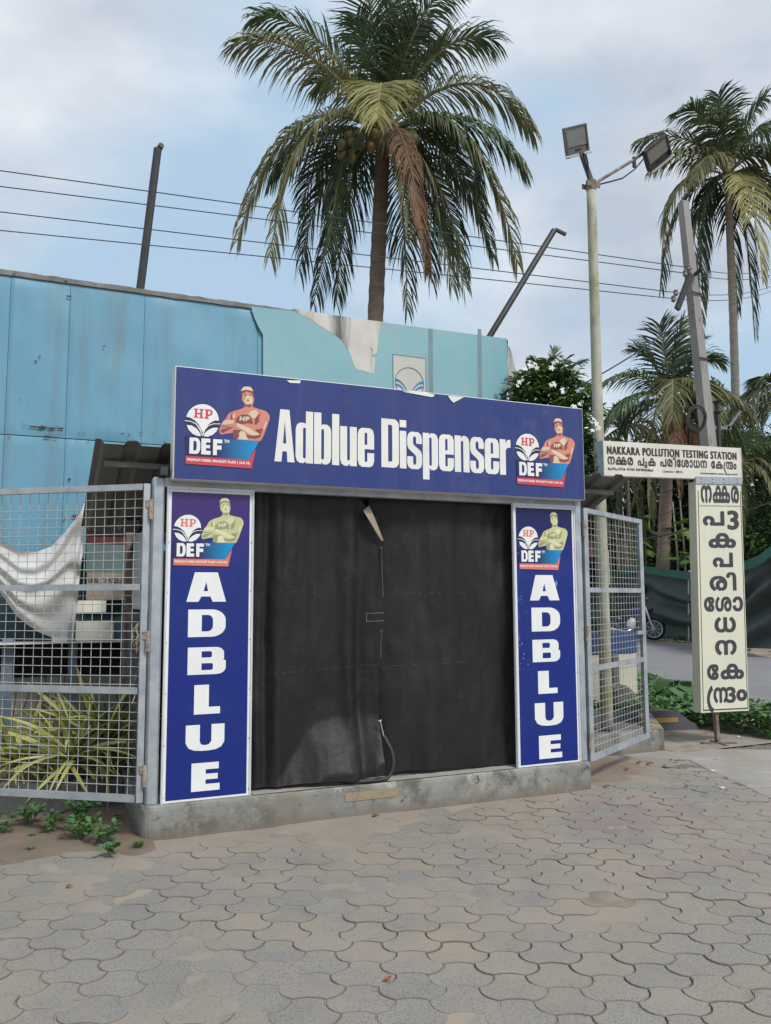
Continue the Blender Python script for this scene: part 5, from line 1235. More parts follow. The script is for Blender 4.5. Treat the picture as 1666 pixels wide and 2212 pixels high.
def ndra(k, x0, z0, x1, z1, y):
    # left bracket curve, the n-d ligature, and the dot-ring at the end (unit: whole word)
    w = x1 - x0; h = z1 - z0
    strokes(k, [(cpt(.26, .42, .20, .56, 112, 262, 14), .085)], x0, z0, x1, z1, y)
    put_g(k, GB['na'], x0 + .22 * w, z0 + .22 * h, x0 + .56 * w, z1, y)
    put_g(k, GB['three'], x0 + .53 * w, z0 + .20 * h, x0 + .73 * w, z1, y - .0006)
    put_g(k, GB['m'], x0 + .76 * w, z0 + .24 * h, x1, z0 + .82 * h, y)
# second line of the horizontal board
k = MB(); z0 = bl_.z + .32 * H; z1 = bl_.z + .56 * H; zz = z1 - z0
def X(f): return hx0 + f * W
def seq(k, items, f0, f1, z0, z1, y):
    ws = {'na': 1.25, 'ka': 1.35, 'ra': 1.0, 'pa': 1.15, 'i': .5, 'sha': 1.4, 'e': .75, 'aa': .6, 'dha': 1.2, 'u': .45, 'm': .55, 'kka': 1.9, 'ndra': 2.6, ' ': .55, 'uu': .5, 'ii': .5, 'tta': .8, 'rr': 1.0, 'da': 1.2, 'ma': 1, 'la': 1.2, 'cd': 1.2, 'ii2': 1.3, 'vr': .3}
    tot = sum(ws[i] + .12 for i in items); x = 0; u = (f1 - f0) / tot
    for it in items:
        a = X(f0 + x * u); b = X(f0 + (x + ws[it]) * u); x += ws[it] + .12; h = z1 - z0
        if it == 'kka': kka(k, a, z0, b, z1, y)
        elif it == 'ndra': ndra(k, a, z0 - .3 * h, b, z1, y)
        elif it == ' ': pass
        elif it in ('u', 'uu'): put_g(k, GB[it], a - .3 * (b - a), z0 - .25 * h, b, z0 + .55 * h, y - .0003)
        elif it in ('i', 'ii', 'vr'): put_g(k, GB[it], a - .1 * (b - a), z0, b, z1 + .25 * h, y)
        elif it == 'm': put_g(k, GB[it], a, z0, b, z0 + .6 * h, y)
        else: put_g(k, GB[it], a, z0, b, z1, y)
seq(k, ['na', 'kka', 'ra', ' ', 'pa', 'u', 'ka', ' ', 'pa', 'ra', 'i', 'e', 'sha', 'aa', 'dha', 'na', ' ', 'e', 'ka', 'ndra'], .025, .965, z0, z1, y - .002)
for i in range(len(k.v)): v = k.v[i]; k.v[i] = (v[0], v[1], v[2] + (v[0] - hx0) * hs)
build('lettering', k, m_letterbr, HS)
k = MB(); z0 = bl_.z + .165 * H; z1 = bl_.z + .235 * H
seq(k, ['ma', 'uu', 'na', 'na', 'u', 'pa', 'ii', 'tta', 'i', 'ka', ' ', 'e', 'rr', 'aa', 'da', 'vr', ' ', 'ii2', 'ra', 'i', 'cd', 'aa', 'la', 'kka', 'u', 'tta'], .025, .34, z0, z1, y - .002)
Tl = run_text('Licence : 08/21', .02, .01, 16, 1.05); put_text(k, Tl, X(.405), bl_.z + .15 * H, X(.55), bl_.z + .215 * H, y - .002)
Tm = run_text('MOONNUPEEDIKA ROAD IRINJALAKUDA', .03, .012, 16, 1.02); put_text(k, Tm, X(.68), bl_.z + .13 * H, X(.968), bl_.z + .185 * H, y - .002)
for i in range(len(k.v)): v = k.v[i]; k.v[i] = (v[0], v[1], v[2] + (v[0] - hx0) * hs)
build('small_lettering', k, m_letterbr, HS)

VS = thing('standing_sign', 'tall cream standing sign of stacked black Malayalam letters on a single rusty post', 'standing sign', (6.09, 1.0, 0))
vtl, vtr, vbr, vbl = oy(1503, 1040, y), oy(1601, 1042, y), oy(1618, 1535, y), oy(1515, 1540, y)
def vq(u, v, dy=0):
    a = vtl.lerp(vtr, u); b = vbl.lerp(vbr, u); p = b.lerp(a, v); return Vector((p.x, y + dy, p.z))
def vbox(k, u0, u1, v0, v1, d0, d1):
    k.add([vq(u, v, d) for v in (v0, v1) for d in (d0, d1) for u in (u0, u1)], [(0, 2, 3, 1), (4, 5, 7, 6), (0, 1, 5, 4), (2, 6, 7, 3), (0, 4, 6, 2), (1, 3, 7, 5)])
k = MB(); vbox(k, 0, 1, 0, 1, 0, .11); build('case', k, m_signcream, VS)
k = MB()
for a in ((.04, .052, .012, .96), (.97, .982, .012, .96)): vbox(k, a[0], a[1], a[2], a[3], -.002, -.0002)
vbox(k, .04, .982, .008, .013, -.002, -.0002); build('border_line', k, m_letterbr, VS)
k = MB(); vbox(k, -.01, 1.01, .990, 1.022, -.012, -.0022)
for u in (.1, .35, .6, .9):
    for v in (.998, 1.014): p = vq(u, v, -.012); k.tube([p, p + Vector((0, -.008, 0))], .008, 6)
build('top_bracket', k, m_galv, VS)
def vtext(k, T, u0, u1, v0, v1, dy=-.002):
    vs, fs, _ = T; k.add([tuple(vq(u0 + a * (u1 - u0), v0 + b * (v1 - v0), dy)) for a, b in vs], fs)
def vrow(yt, yb): return ((1538 - yt) / (1538 - 1041.), (1538 - yb) / (1538 - 1041.))
rows = []
def V(yy): return (1538 - yy) / 497.
for T, a, b in ((GB['na'], .10, .34), (GB['ka'], .36, .60), (GB['ka'], .50, .74), (GB['ra'], .76, .94)):
    k = MB(); vtext(k, T, a, b, V(1088), V(1049), -.002 - (.0005 if a == .50 else 0)); build('letter', k, m_letter, VS)
k = MB()
for i in range(38): u = .07 + .88 * i / 37; vbox(k, u, u + .012, V(1095.5) - 0, V(1093.5), -.002, -.0002)
build('dotted_line', k, m_letterbr, VS)
def letter(items):
    k = MB()
    for it in items:
        if it[0] == 'st':
            for j, (pts, w) in enumerate(it[1]):
                vs, fs = fill_polys([arc_stroke(pts, w)])
                u0, u1, v0, v1 = it[2]; k.add([tuple(vq(u0 + a * (u1 - u0), v0 + b * (v1 - v0), -.0026)) for a, b in vs], fs)
        else: vtext(k, GB[it[0]], it[1], it[2], V(it[4]), V(it[3]))
    build('lettering', k, m_letter, VS)
letter([('pa', .13, .60, 1106, 1138)])
letter([('three', .66, .92, 1104, 1147)])
letter([('ka', .24, .84, 1154, 1187)]); letter([('pa', .32, .76, 1197, 1229)])
letter([('ra', .24, .62, 1248, 1280)]); letter([('i', .60, .82, 1240, 1280)])
letter([('e', .11, .33, 1293, 1325), ('sha', .35, .70, 1293, 1325), ('aa', .72, .95, 1293, 1325)])
letter([('dha', .32, .78, 1337, 1370)]); letter([('na', .32, .78, 1386, 1418)])
letter([('e', .14, .38, 1437, 1470), ('ka', .42, .92, 1437, 1470)])
letter([('st', [(cpt(.9, .42, .75, .60, 118, 245, 14), .26)], (.12, .34, V(1530), V(1484))), ('na', .26, .56, 1486, 1519), ('three', .53, .73, 1486, 1520), ('m', .74, .97, 1492, 1517)])
k = MB(); pb = oz(1572, 1612); k.bar((pb.x, y + .055, .0), (pb.x - .02, y + .055, vbl.z + .05), .045, .04); build('post', k, m_rustpost, VS)
k = MB(); k.bar((pb.x - .17, y + .12, .012), (pb.x + .17, y - .04, .012), .035, .02); k.bar((pb.x + .05, y + .2, .01), (pb.x - .02, y - .1, .01), .03, .018); build('foot', k, m_rustpost, VS)
# ================================================================== COMPOUND WALL behind the lamp post
cw = thing('compound_wall', 'cream plastered wall with a dark blue top band behind the right gate', 'wall', (5.6, 3.0, 0))
zt = oy(1320, 1366, 3).z; zb = oy(1320, 1413, 3).z
k = MB(); k.bbox(4.6, 6.60, 3.0, 3.15, 0, zb, .005); build('wall', k, m_plaster, cw)
k = MB(); k.bbox(4.6, 6.62, 2.985, 3.165, zb + .001, zt, .01); build('blue_band', k, m_bluebnd, cw)
k = MB(); k.bbox(6.12, 6.23, 2.88, 2.98, .0, zb + .01, .02); tag(build('drain_pipe', k, m_concdk, None, loc=(6.17, 2.9, 0)), 'square grey concrete stub post against the cream wall, seen through the right gate', 'post')
k = MB()
k.prism([(0, 0), (.50, 0), (.42, .14), (.28, .36), (.16, .44), (.02, .40)], (5.8, 2.45, .05), (1, 0, 0), (0, 0, 1), (.05, .25, 0)); tag(build('rubble_heap', k, m_conc, None, loc=(6.1, 2.6, .05)), 'broken grey concrete lump leaning at the foot of the cream wall', 'rubble')
k = MB(); p = oy(1268, 1520, 1.9); q = oy(1308, 1548, 1.9); k.prism([(0, 0), (1, 0), (1, .04), (0, .04)], (4.05, 1.75, .47), (.62, .0, -.07), (0, 0, 1), (.1, .6, 0)); build('slab', k, m_concdk, None)
o = bpy.data.objects['slab']; tag(o, 'tilted concrete cover slab behind the right gate, left of the lamp post', 'slab')
k = MB(); k.bbox(4.1, 4.42, 1.85, 2.4, .1, .40, .02); tag(build('meter_chamber', k, m_concdk, None, loc=(4.7, 2.2, .1)), 'low grey chamber under the tilted slab left of the lamp post', 'chamber')

# ================================================================== UTILITY POLE AND WIRES
PY = 5.5
up_ = thing('utility_pole', 'leaning square concrete utility pole with insulators and a coiled black cable', 'utility pole', (10.3, PY, 0))
pt = oy(1476, 437, PY); pb_ = oy(1531, 960, PY); dirp = (pb_ - pt).normalized(); base_ = pt + dirp * ((pt.z + .02) / -dirp.z)
k = MB(); a, b = base_, pt
wb, wt = .25, .145
def sq(p, w): return [p + Vector((sx * w / 2, sy * w / 2, 0)) for sx, sy in ((-1, -1), (1, -1), (1, 1), (-1, 1))]
n = 12; vs = []
for i in range(n + 1): vs += sq(a.lerp(b, i / n), wb + (wt - wb) * i / n)
k.add(vs, [(4 * i + j, 4 * i + (j + 1) % 4, 4 * i + 4 + (j + 1) % 4, 4 * i + 4 + j) for i in range(n) for j in range(4)] + [(4 * n, 4 * n + 1, 4 * n + 2, 4 * n + 3)])
build('pole', k, m_pole, up_)
def pp(v): 
    t = (v - 437) / (960 - 437.); return pt.lerp(pb_, t)
c = pp(628); k = MB(); lo_ = oy(1463, 668, PY - .2); hi_ = oy(1492, 592, PY - .2)
k.bar(lo_, hi_, .06, .10); k.bar(pp(600) + Vector((0, -.1, 0)), pp(600) + Vector((0, -.28, .06)), .05, .05); k.bar(pp(640) + Vector((.12, -.1, 0)), pp(640) + Vector((-.14, -.12, 0)), .02, .02); build('crossarm', k, m_dark, up_)
wires_att = []
for u, v in ((1487, 578), (1480, 590), (1460, 632), (1455, 645)):
    c = oy(u, v, PY - .25); k = MB(); k.tube([c + Vector((0, 0, -.06)), c + Vector((0, 0, -.03)), c, c + Vector((0, 0, .03)), c + Vector((0, 0, .05))], [.03, .045, .03, .045, .03], 8); build('insulator', k, M('porcelain', (.20, .19, .18), (.12, .11, .11), 20, .4), up_); wires_att.append(c)
k = MB(); cc = oy(1504, 905, PY - .3)
for i in range(9):
    r_ = .20 + .005 * i; o_ = Vector((.010 * sin(i * 2.1), -.012 * (i % 3), .016 * cos(i * 1.7)))
    k.tube([cc + o_ + RGT * (r_ * .72 * cos(a)) + Vector((0, 0, r_ * sin(a) + .1 * r_ * cos(a))) for a in [j * 2 * pi / 22 for j in range(23)]], .012, 5, False)
build('cable_coil', k, m_cable, up_)
k = MB()
for z in (.0,): k.bar(pp(780) + Vector((-.13, -.115, 0)), pp(780) + Vector((.13, -.115, 0)), .01, .03)
build('band', k, m_dark, up_)
# bracket with an insulator between pole and palm
br_ = thing('stay_bracket', 'dark insulator stack on a pale bracket between the concrete pole and the palm trunk', 'bracket', oy(1552, 930, PY)); 
k = MB(); a = oy(1553, 960, PY); b = oy(1550, 895, PY); k.tube([a - Vector((0, 0, .5)), a, b], .045, 8); build('post', k, m_dark, br_)
k = MB(); b2 = oy(1549, 872, PY); k.tube([b, b + Vector((0, 0, .05)), b + Vector((0, 0, .09)), b2, b2 + Vector((0, 0, .04)), b2 + Vector((0, 0, .05))], [.05, .08, .03, .05, .09, .02], 10); build('insulator', k, m_dark, br_)
k = MB(); k.bar(oy(1532, 924, PY), oy(1580, 924, PY), .02, .06); k.bar(oy(1572, 926, PY), oy(1600, 888, PY), .02, .05); build('arm', k, m_wire2, br_)
def wire(label, a, b, sag, r=.0085, n=24):
    k = MB(); pts = []
    for i in range(n + 1):
        t = i / n; p = a.lerp(b, t); p.z -= sag * 4 * t * (1 - t); pts.append(p)
    k.tube(pts, r, 5); tag(build('overhead_wire', k, m_cable, None, loc=a), label, 'wire', 'overhead wires')
labs = ['topmost of the four overhead wires crossing the main palm', 'second from the top of the four wires crossing the main palm', 'third from the top of the four wires crossing the main palm', 'lowest of the four wires crossing the main palm']
mid = ((0, 371), (0, 405), (0, 460), (0, 500))
for i, (lab, a, (u, v)) in enumerate(zip(labs, wires_att, mid)):
    d = ray(u, v); dz = (a.z + .25 - CAM[2]) / d[2]; q = Vector(CAM + d * dz)
    far = a + (q - a) * 1.5
    wire(lab, a, far, .0 if i < 0 else -.02)
labs2 = ['upper wire running right from the concrete pole', 'second wire running right from the concrete pole', 'third wire running right from the concrete pole', 'lowest wire running right from the concrete pole']
for lab, a, (u, v) in zip(labs2, wires_att, ((1700, 566), (1700, 580), (1700, 602), (1700, 612))):
    wire(lab, a, od(u, v, 30), .25)
wire('service cable dropping left from the pole past the lamp post', pp(680) + Vector((-.12, -.1, 0)), od(1180, 870, 11), .10, .012)
wire('thin wire low on the right beside the far palm fronds', od(1596, 865, 22), od(1700, 825, 26), .05, .012)
wire('lower thin wire on the right beside the far palm fronds', od(1604, 888, 22), od(1700, 850, 26), .05, .012)
wire('thick black cable passing behind the standing sign', oy(1250, 1180, 9.5), oy(1700, 1070, 6.5), .22, .018)
wire('slack cable below the horizontal board', oy(1330, 1090, 10), oy(1500, 1040, 8), .05, .008)
wire('thin cable below the thick black one', oy(1380, 1130, 10), oy(1700, 985, 7.5), .10, .009)

# ================================================================== SHADE NET FENCE
def net(name, label, pts_top, pts_bot, grp, seed):
    t = thing(name, label, 'net fence', pts_bot[0], grp); k = MB()
    def S(P, u):
        u *= len(P) - 1; i = min(int(u), len(P) - 2); return P[i].lerp(P[i + 1], u - i)
    def fn(u, v):
        a = S(pts_top, u); b = S(pts_bot, u); p = b.lerp(a, v)
        nn_ = (pts_top[-1] - pts_top[0]).cross(Vector((0, 0, 1))).normalized()
        w = v * 1.0 + .55 * (u * (1 - u)) * 2.2 - .25 * u
        f = .20 * sin(w * 17 + 2.0 * noise.noise(Vector((u * 3, v * 2, seed)))) * (.35 + .65 * sin(pi * min(1, v * .9 + .1))) + .14 * noise.noise(Vector((u * 6, v * 5, seed)))
        return tuple(p + nn_ * f)
    k.grid(90, 50, fn); build('fabric', k, m_net, t, True)
    k = MB()
    def fn2(u, v):
        a = S(pts_top, u); nn_ = (pts_top[-1] - pts_top[0]).cross(Vector((0, 0, 1))).normalized(); return tuple(a + Vector((0, 0, .03 - .26 * (1 - v))) + nn_ * (.05 * sin(u * 40) + .19))
    k.grid(90, 3, fn2); build('green_hem', k, m_nettop, t, True)
    for i in range(4):
        b = S(pts_bot, i / 3); a = S(pts_top, i / 3); k = MB(); k.tube([b, a + Vector((0, 0, .5 if i == 0 else .05))], .04, 6); build('stake', k, m_galv, t)
D0, D1, D2 = 31, 27, 21
net('shade_net', 'dark green shade net fence across the road, sagging behind the standing sign', [od(1387, 1222, D0), od(1450, 1231, 29), od(1510, 1238, D1), od(1560, 1235, 25), od(1612, 1222, D2 + 2), od(1690, 1180, D2)],
    [od(1387, 1376, D0), od(1450, 1381, 29), od(1510, 1390, D1), od(1560, 1396, 25), od(1612, 1400, D2 + 2), od(1690, 1402, D2)], 'shade net fences', 1)
net('shade_net', 'shade net return running away behind the right gate', [od(1200, 1262, 46), od(1300, 1243, 38), od(1387, 1222, D0)], [od(1200, 1352, 46), od(1300, 1366, 38), od(1387, 1376, D0)], 'shade net fences', 2)

# ================================================================== MOTORCYCLE
def motorcycle():
    o = od(1366, 1380, 29); ax = (RGT * .95 - FWD * .3).normalized(); up = Vector((0, 0, 1)); sd = ax.cross(up)
    t = thing('motorcycle', 'dark blue motorcycle parked against the shade net, half hidden by the gate', 'motorcycle', o)
    s = 1.18
    def P(x, z, y=0): return o + ax * (x * s) + up * (z * s) + sd * (y * s)
    for x, r_ in ((-.62, .29), (.62, .30)):
        c = P(x, .30); k = MB(); k.tube([c + ax * (r_ * s * cos(a)) + up * (r_ * s * sin(a)) for a in [i * pi / 12 for i in range(25)]], .05, 8, False); w = build('wheel', k, m_black, t, True)
        k = MB(); k.tube([c + ax * (r_ * .82 * s * cos(a)) + up * (r_ * .82 * s * sin(a)) for a in [i * pi / 12 for i in range(25)]], .016, 6, False)
        for i in range(9): a = i * 2 * pi / 9; k.tube([c, c + ax * (r_ * .8 * s * cos(a)) + up * (r_ * .8 * s * sin(a))], .008, 4)
        k.tube([c - sd * .06, c + sd * .06], .05, 10); build('rim', k, m_alu, w)
    k = MB(); k.tube([P(.62, .3, .09), P(.50, .62, .09), P(.40, .95, .07)], .03, 8); k.tube([P(.62, .3, -.09), P(.50, .62, -.09), P(.40, .95, -.07)], .03, 8); build('fork', k, m_alu, t)
    k = MB(); k.tube([P(-.62, .3, .08), P(-.1, .34, .1), P(.2, .32, .08), P(.42, .80)], .028, 8); k.tube([P(-.55, .62), P(-.1, .66), P(.42, .8)], .03, 8); k.tube([P(-.62, .3, .1), P(-.42, .62, .1)], .03, 8); build('frame', k, m_dark, t)
    mb_ = M('motor_blue', (.012, .02, .075), (.015, .025, .09), 4, .25)
    k = MB(); k.tube([P(-.12, .70), P(.0, .78), P(.18, .82), P(.36, .78), P(.42, .74)], [.06, .14, .17, .13, .05], 12); build('tank', k, mb_, t, True)
    k = MB(); k.tube([P(-.80, .82), P(-.6, .78), P(-.3, .74), P(-.08, .76)], [.05, .12, .13, .10], 10); build('seat', k, m_black, t, True)
    k = MB(); k.tube([P(-.86, .70), P(-.7, .64), P(-.45, .58), P(-.2, .56)], [.05, .10, .11, .09], 8); build('tail_cowl', k, mb_, t, True)
    k = MB(); k.tube([P(-.05, .25), P(-.02, .36), P(.0, .5), P(.06, .62)], [.10, .17, .15, .09], 10); build('engine', k, m_alu, t, True)
    k = MB(); k.tube([P(.1, .3, .14), P(-.2, .22, .16), P(-.6, .3, .17), P(-.9, .42, .17)], [.025, .03, .05, .05], 8); build('exhaust', k, M('chrome', (.6, .6, .6), (.5, .5, .5), 5, .25, metal=.9), t, True)
    k = MB(); k.tube([P(.36, 1.0, -.34), P(.42, 1.0, -.15), P(.42, .96), P(.42, 1.0, .15), P(.36, 1.0, .34)], .016, 6); k.tube([P(.42, 1.0, .2), P(.45, 1.16, .28)], .01, 6); k.tube([P(.45, 1.16, .24), P(.46, 1.2, .33)], .045, 8); build('handlebar', k, m_dark, t)
    k = MB(); k.tube([P(.42, .86), P(.55, .88), P(.62, .86)], [.07, .11, .07], 10); build('headlamp', k, mb_, t, True)
    k = MB(); k.tube([P(.62 + .34 * cos(a), .3 + .34 * sin(a)) for a in [.3 + i * .35 for i in range(7)]], .045, 6); build('mudguard', k, mb_, t, True)
motorcycle()

# ================================================================== PALMS
def bez(a, b, c, t): return a * (1 - t) ** 2 + b * 2 * t * (1 - t) + c * t * t
def frond_mb(P0, P1, P2, leaf, seed, hang=.8, n=44, wid=.021, gap=.02):
    r_ = random.Random(seed); k = MB(); pts = [bez(P0, P1, P2, i / 10) for i in range(11)]
    k.mi = 1; k.tube(pts, [.045 * (1 - i / 11) + .006 for i in range(11)], 5); k.mi = 0
    f0 = r_.uniform(.12, .18)
    for i in range(n):
        t = f0 + (1 - f0) * (i / (n - 1)) ** .95
        p = bez(P0, P1, P2, t); T = ((P1 - P0) * (1 - t) + (P2 - P1) * t).normalized()
        S = T.cross(Vector((0, 0, 1)))
        if S.length < .25: S = T.cross(Vector((.3, -.9, .2)))
        S.normalize(); N = S.cross(T)
        ln = leaf * (.30 + .75 * sin(pi * min(1, max(0, t * .95 + .02))) ** .75)
        for sg in (-1, 1):
            if r_.random() < gap: continue
            ang = math.radians(18 + 42 * t + r_.uniform(-7, 7)); d = S * sg * cos(ang) + T * sin(ang) + N * .22
            d.normalize(); q = p.copy(); L_ = ln * r_.uniform(.82, 1.1); g = hang * (1.0 + .3 * r_.uniform(-1, 1)); ws = (wid * .6, wid, wid * .85, .0015)
            prev = None
            tw = r_.uniform(-.5, .5)
            for j in range(4):
                wv = (T * (.85) + N * tw); wv = (wv - d * wv.dot(d)).normalized() * ws[j]
                cur = (q - wv, q + wv)
                if prev: k.add([prev[0], prev[1], cur[1], cur[0]], [(0, 1, 2, 3)])
                prev = cur; d = (d + Vector((0, 0, -g * .55 * (.6 + .5 * j)))).normalized(); q = q + d * (L_ / 3)
    return k
def palm(name, label, crown, ppm, base, tr, fronds, leaf, mt, group, coc=None, seedb=0, hang=.8, n=44, wid=.021, thang=None, skirt=None):
    """crown: point; ppm: photo px per metre there; fronds: (dx,dy,toward, ctrl dx,dy,toward, material, hang)"""
    t = thing(name, label, 'palm tree', base, group)
    k = MB(); nseg = 60; pts = []; rad = []
    side = RGT * (thang or 0)
    for i in range(nseg + 1):
        f = i / nseg; p = base.lerp(crown, f) + side * sin(pi * f); pts.append(p); r0_ = tr * (1.25 - .35 * f) + (tr * .5 * (1 - f) ** 8)
        rad.append(r0_ * (1 + (.05 if i % 2 else -.03)))
    k.tube(pts, rad, 12); build('trunk', k, mt, t, True)
    k = MB(); k.tube([crown + Vector((0, 0, -.25)), crown, crown + Vector((0, 0, .35)), crown + Vector((0, 0, 1.0))], [tr * 1.0, tr * 1.5, tr * 1.1, .03], 10); build('crown_shaft', k, m_crown, t, True)
    for i, fr_ in enumerate(fronds):
        dx, dy, tw, cx, cy, cw, mm, hg = fr_
        a = crown + Vector((0, 0, .1)) ; c_ = crown + RGT * (dx / ppm) + Vector((0, 0, -dy / ppm)) - FWD * tw; b_ = crown + RGT * (cx / ppm) + Vector((0, 0, -cy / ppm)) - FWD * cw
        build('frond', frond_mb(a, b_, c_, leaf * (.62 if mm is m_frbrown else 1), seedb + i * 7, hang * hg, n, wid), [mm, m_rachis if mm is not m_frbrown else m_frbrown], t)
    if coc:
        r_ = random.Random(seedb)
        for (u, v, cnt) in coc:
            for j in range(cnt):
                p = crown + RGT * (u / ppm + r_.gauss(0, .13)) + Vector((0, 0, -v / ppm + r_.gauss(0, .12))) - FWD * (.75 + r_.gauss(0, .1))
                k = MB(); k.tube([p + Vector((0, 0, z_)) for z_ in (-.12, -.09, -.03, .04, .09, .11)], [.01, .06, .095, .10, .06, .02], 10); build('coconut', k, m_coco, t, True)
    if skirt:
        for j, (dx, dy, mm) in enumerate(skirt):
            a = crown; c_ = crown + RGT * (dx / ppm) + Vector((0, 0, -dy / ppm)); c_ = c_ - FWD * 1.6; b_ = crown + RGT * (dx * 1.5 / ppm) + Vector((0, 0, -dy * .3 / ppm)) - FWD * 2.0
            build('dead_frond', frond_mb(a, b_, c_, leaf * .75, seedb + 900 + j, 2.0, 46, wid * 1.4), [mm, m_frbrown], t)
    return t
G_, D_, O_, Y_, B_ = m_frgreen, m_frdark, m_frolive, m_fryell, m_frbrown
# main palm
D = 17.5; ppm = CAMF / D; cr = od(828, 300, D); bs = od(808, 760, D); bs = cr + (bs - cr) * (cr.z / (cr.z - bs.z)); 
F = [ # dx, dy, toward, ctrl dx, dy, toward, mat, hang
 (-285, -245, .6, -120, -250, .5, G_, .9), (-320, -140, 1.2, -150, -190, 1.0, O_, 1.0), (-262, 70, -.4, -190, -80, -.6, D_, 1.2), (-318, 290, .8, -200, -90, 1.2, O_, 1.1),
 (-235, 365, 1.6, -150, -60, 2.0, O_, 1.0), (-165, 380, -.6, -90, -60, -1.0, D_, 1.1), (-10, 185, 3.4, 0, -40, 2.6, Y_, .55), (90, 400, 1.6, 40, 40, 2.4, B_, 1.3),
 (178, 370, .3, 60, -20, 1.0, O_, 1.0), (290, 345, .8, 190, -60, 1.4, O_, 1.1), (305, 130, 1.0, 190, -50, 1.0, G_, 1.3), (335, 20, .6, 190, -185, .8, O_, 1.1),
 (256, -215, .3, 110, -240, .4, G_, .9), (130, -270, -.8, 60, -240, -.8, D_, .9), (45, -345, .6, 10, -200, .3, D_, .45), (-40, -320, 1.2, -15, -180, .4, G_, .45),
 (-165, -215, -1.2, -60, -240, -.8, G_, .8), (-215, 60, -2.0, -120, -160, -1.6, D_, 1.0), (250, 60, -2.2, 130, -170, -1.6, D_, 1.0), (200, 250, -1.6, 140, -60, -1.6, D_, 1.1),
 (-120, 330, -1.8, -90, -80, -1.8, D_, 1.1), (60, 330, -2.2, 50, -80, -2.2, D_, 1.1), (20, -250, -2.2, 10, -230, -1.0, D_, .8), (150, -290, .9, 60, -250, .7, G_, .9),
 (-60, -235, .5, -20, -150, .2, D_, .7), (75, -230, .5, 20, -170, .2, D_, .7), (110, 330, -.4, 90, -30, .2, D_, 1.1), (150, 390, .6, 80, -20, .8, D_, 1.0), (-120, 290, .6, -80, -40, .9, D_, 1.0), (255, 270, -.4, 170, -60, -.2, D_, 1.1),
 (-200, 300, -.6, -130, -40, -.4, D_, 1.0), (210, 180, .9, 150, -60, 1.1, G_, 1.0), (60, 260, .5, 50, 0, .9, O_, .9)]
F = [(f[0] * .93, f[1] * (.90 if f[1] > 0 else .97)) + f[2:] for f in F]
palm('coconut_palm', 'large coconut palm with green nuts rising behind the blue building', cr, ppm, bs, .165, F, 1.12, m_trunk, 'coconut palms', [(-68, 68, 13), (-30, 40, 6), (52, 60, 9), (10, 30, 5)], 11, .85, 74, .0185)
# right palm
D = 34.; ppm = CAMF / D; cr = od(1572, 385, D); bs = od(1585, 960, D); bs = cr + (bs - cr) * (cr.z / (cr.z - bs.z))
F = [(-170, -10, .6, -80, -90, .6, O_, 1.1), (-175, -110, -.8, -60, -140, -.4, G_, .9), (-100, -140, .5, -50, -170, .3, G_, .7), (-25, -170, .6, -10, -110, .3, D_, .6), (75, -165, .6, 30, -110, .3, G_, .7), (120, -120, -.4, 60, -150, -.4, G_, .8),
 (140, 30, .8, 70, -90, .8, O_, 1.0), (-160, 170, .8, -140, -30, 1.2, O_, 1.0), (-140, 230, -.8, -110, -30, -.8, D_, 1.1), (0, 275, 2.6, 0, 10, 2.2, Y_, .6), (-60, 330, -.6, -60, -20, -.8, D_, 1.0), (60, 330, -.8, 60, -20, -.8, D_, 1.0), (95, 290, 1.0, 80, -30, 1.3, O_, 1.0),
 (130, 210, .4, 100, -50, .6, O_, 1.0), (-95, 270, .2, -80, -20, .4, D_, 1.1), (45, 260, -1.6, 40, -50, -1.6, D_, 1.1), (-30, 240, -1.6, -40, -50, -1.6, D_, 1.1), (40, -120, -1.6, 20, -160, -1.0, D_, .8), (-60, -90, 1.6, -30, -120, 1.0, G_, .9), (150, 120, -1.0, 90, -90, -1.0, D_, 1.0),
 (-110, 60, 1.8, -70, -60, 1.5, O_, 1.1), (90, 40, 2.0, 50, -90, 1.4, G_, 1.0)]
palm('coconut_palm', 'tall slim coconut palm behind the concrete pole on the right', cr, ppm, bs, .16, F, 1.45, m_trunk2, 'coconut palms', [(0, 20, 2)], 211, .95, 66, .030, thang=.12)
# mid palm, young, upright crown
D = 30.6; ppm = CAMF / D; cr = od(1446, 872, D); bs = od(1432, 1240, D); bs = cr + (bs - cr) * (cr.z / (cr.z - bs.z))
F = [(30, -175, .3, 10, -90, .2, G_, .5), (-145, -40, .6, -70, -90, .5, G_, .9), (-60, -125, -.4, -20, -110, -.3, G_, .6), (95, -85, .6, 40, -120, .5, G_, .8), (70, -140, -.4, 20, -110, -.3, D_, .6), (-155, 55, .8, -90, -50, .8, G_, 1.2), (150, 30, .8, 80, -60, .8, O_, 1.1),
 (-70, 250, 1.0, -70, -40, 1.5, O_, 1.0), (170, 90, -.6, 90, -60, -.6, G_, 1.1), (-30, -160, .8, -10, -90, .5, D_, .5), (60, 60, 2.0, 30, -90, 1.6, O_, .9), (-40, 60, 2.2, -20, -90, 1.6, O_, .9), (-110, 120, -.8, -80, -40, -.8, D_, 1.0), (110, 170, -.4, 80, -30, -.4, D_, 1.0), (120, -30, -1.2, 60, -90, -.8, D_, .9)]
palm('coconut_palm', 'young coconut palm with upright fronds and dead brown skirts behind the station board', cr, ppm, bs, .22, F, 1.35, m_trunk, 'coconut palms', None, 411, .75, 60, .026, skirt=[(25, 350, B_), (40, 330, B_), (15, 300, B_), (-20, 200, B_), (35, 260, B_)])
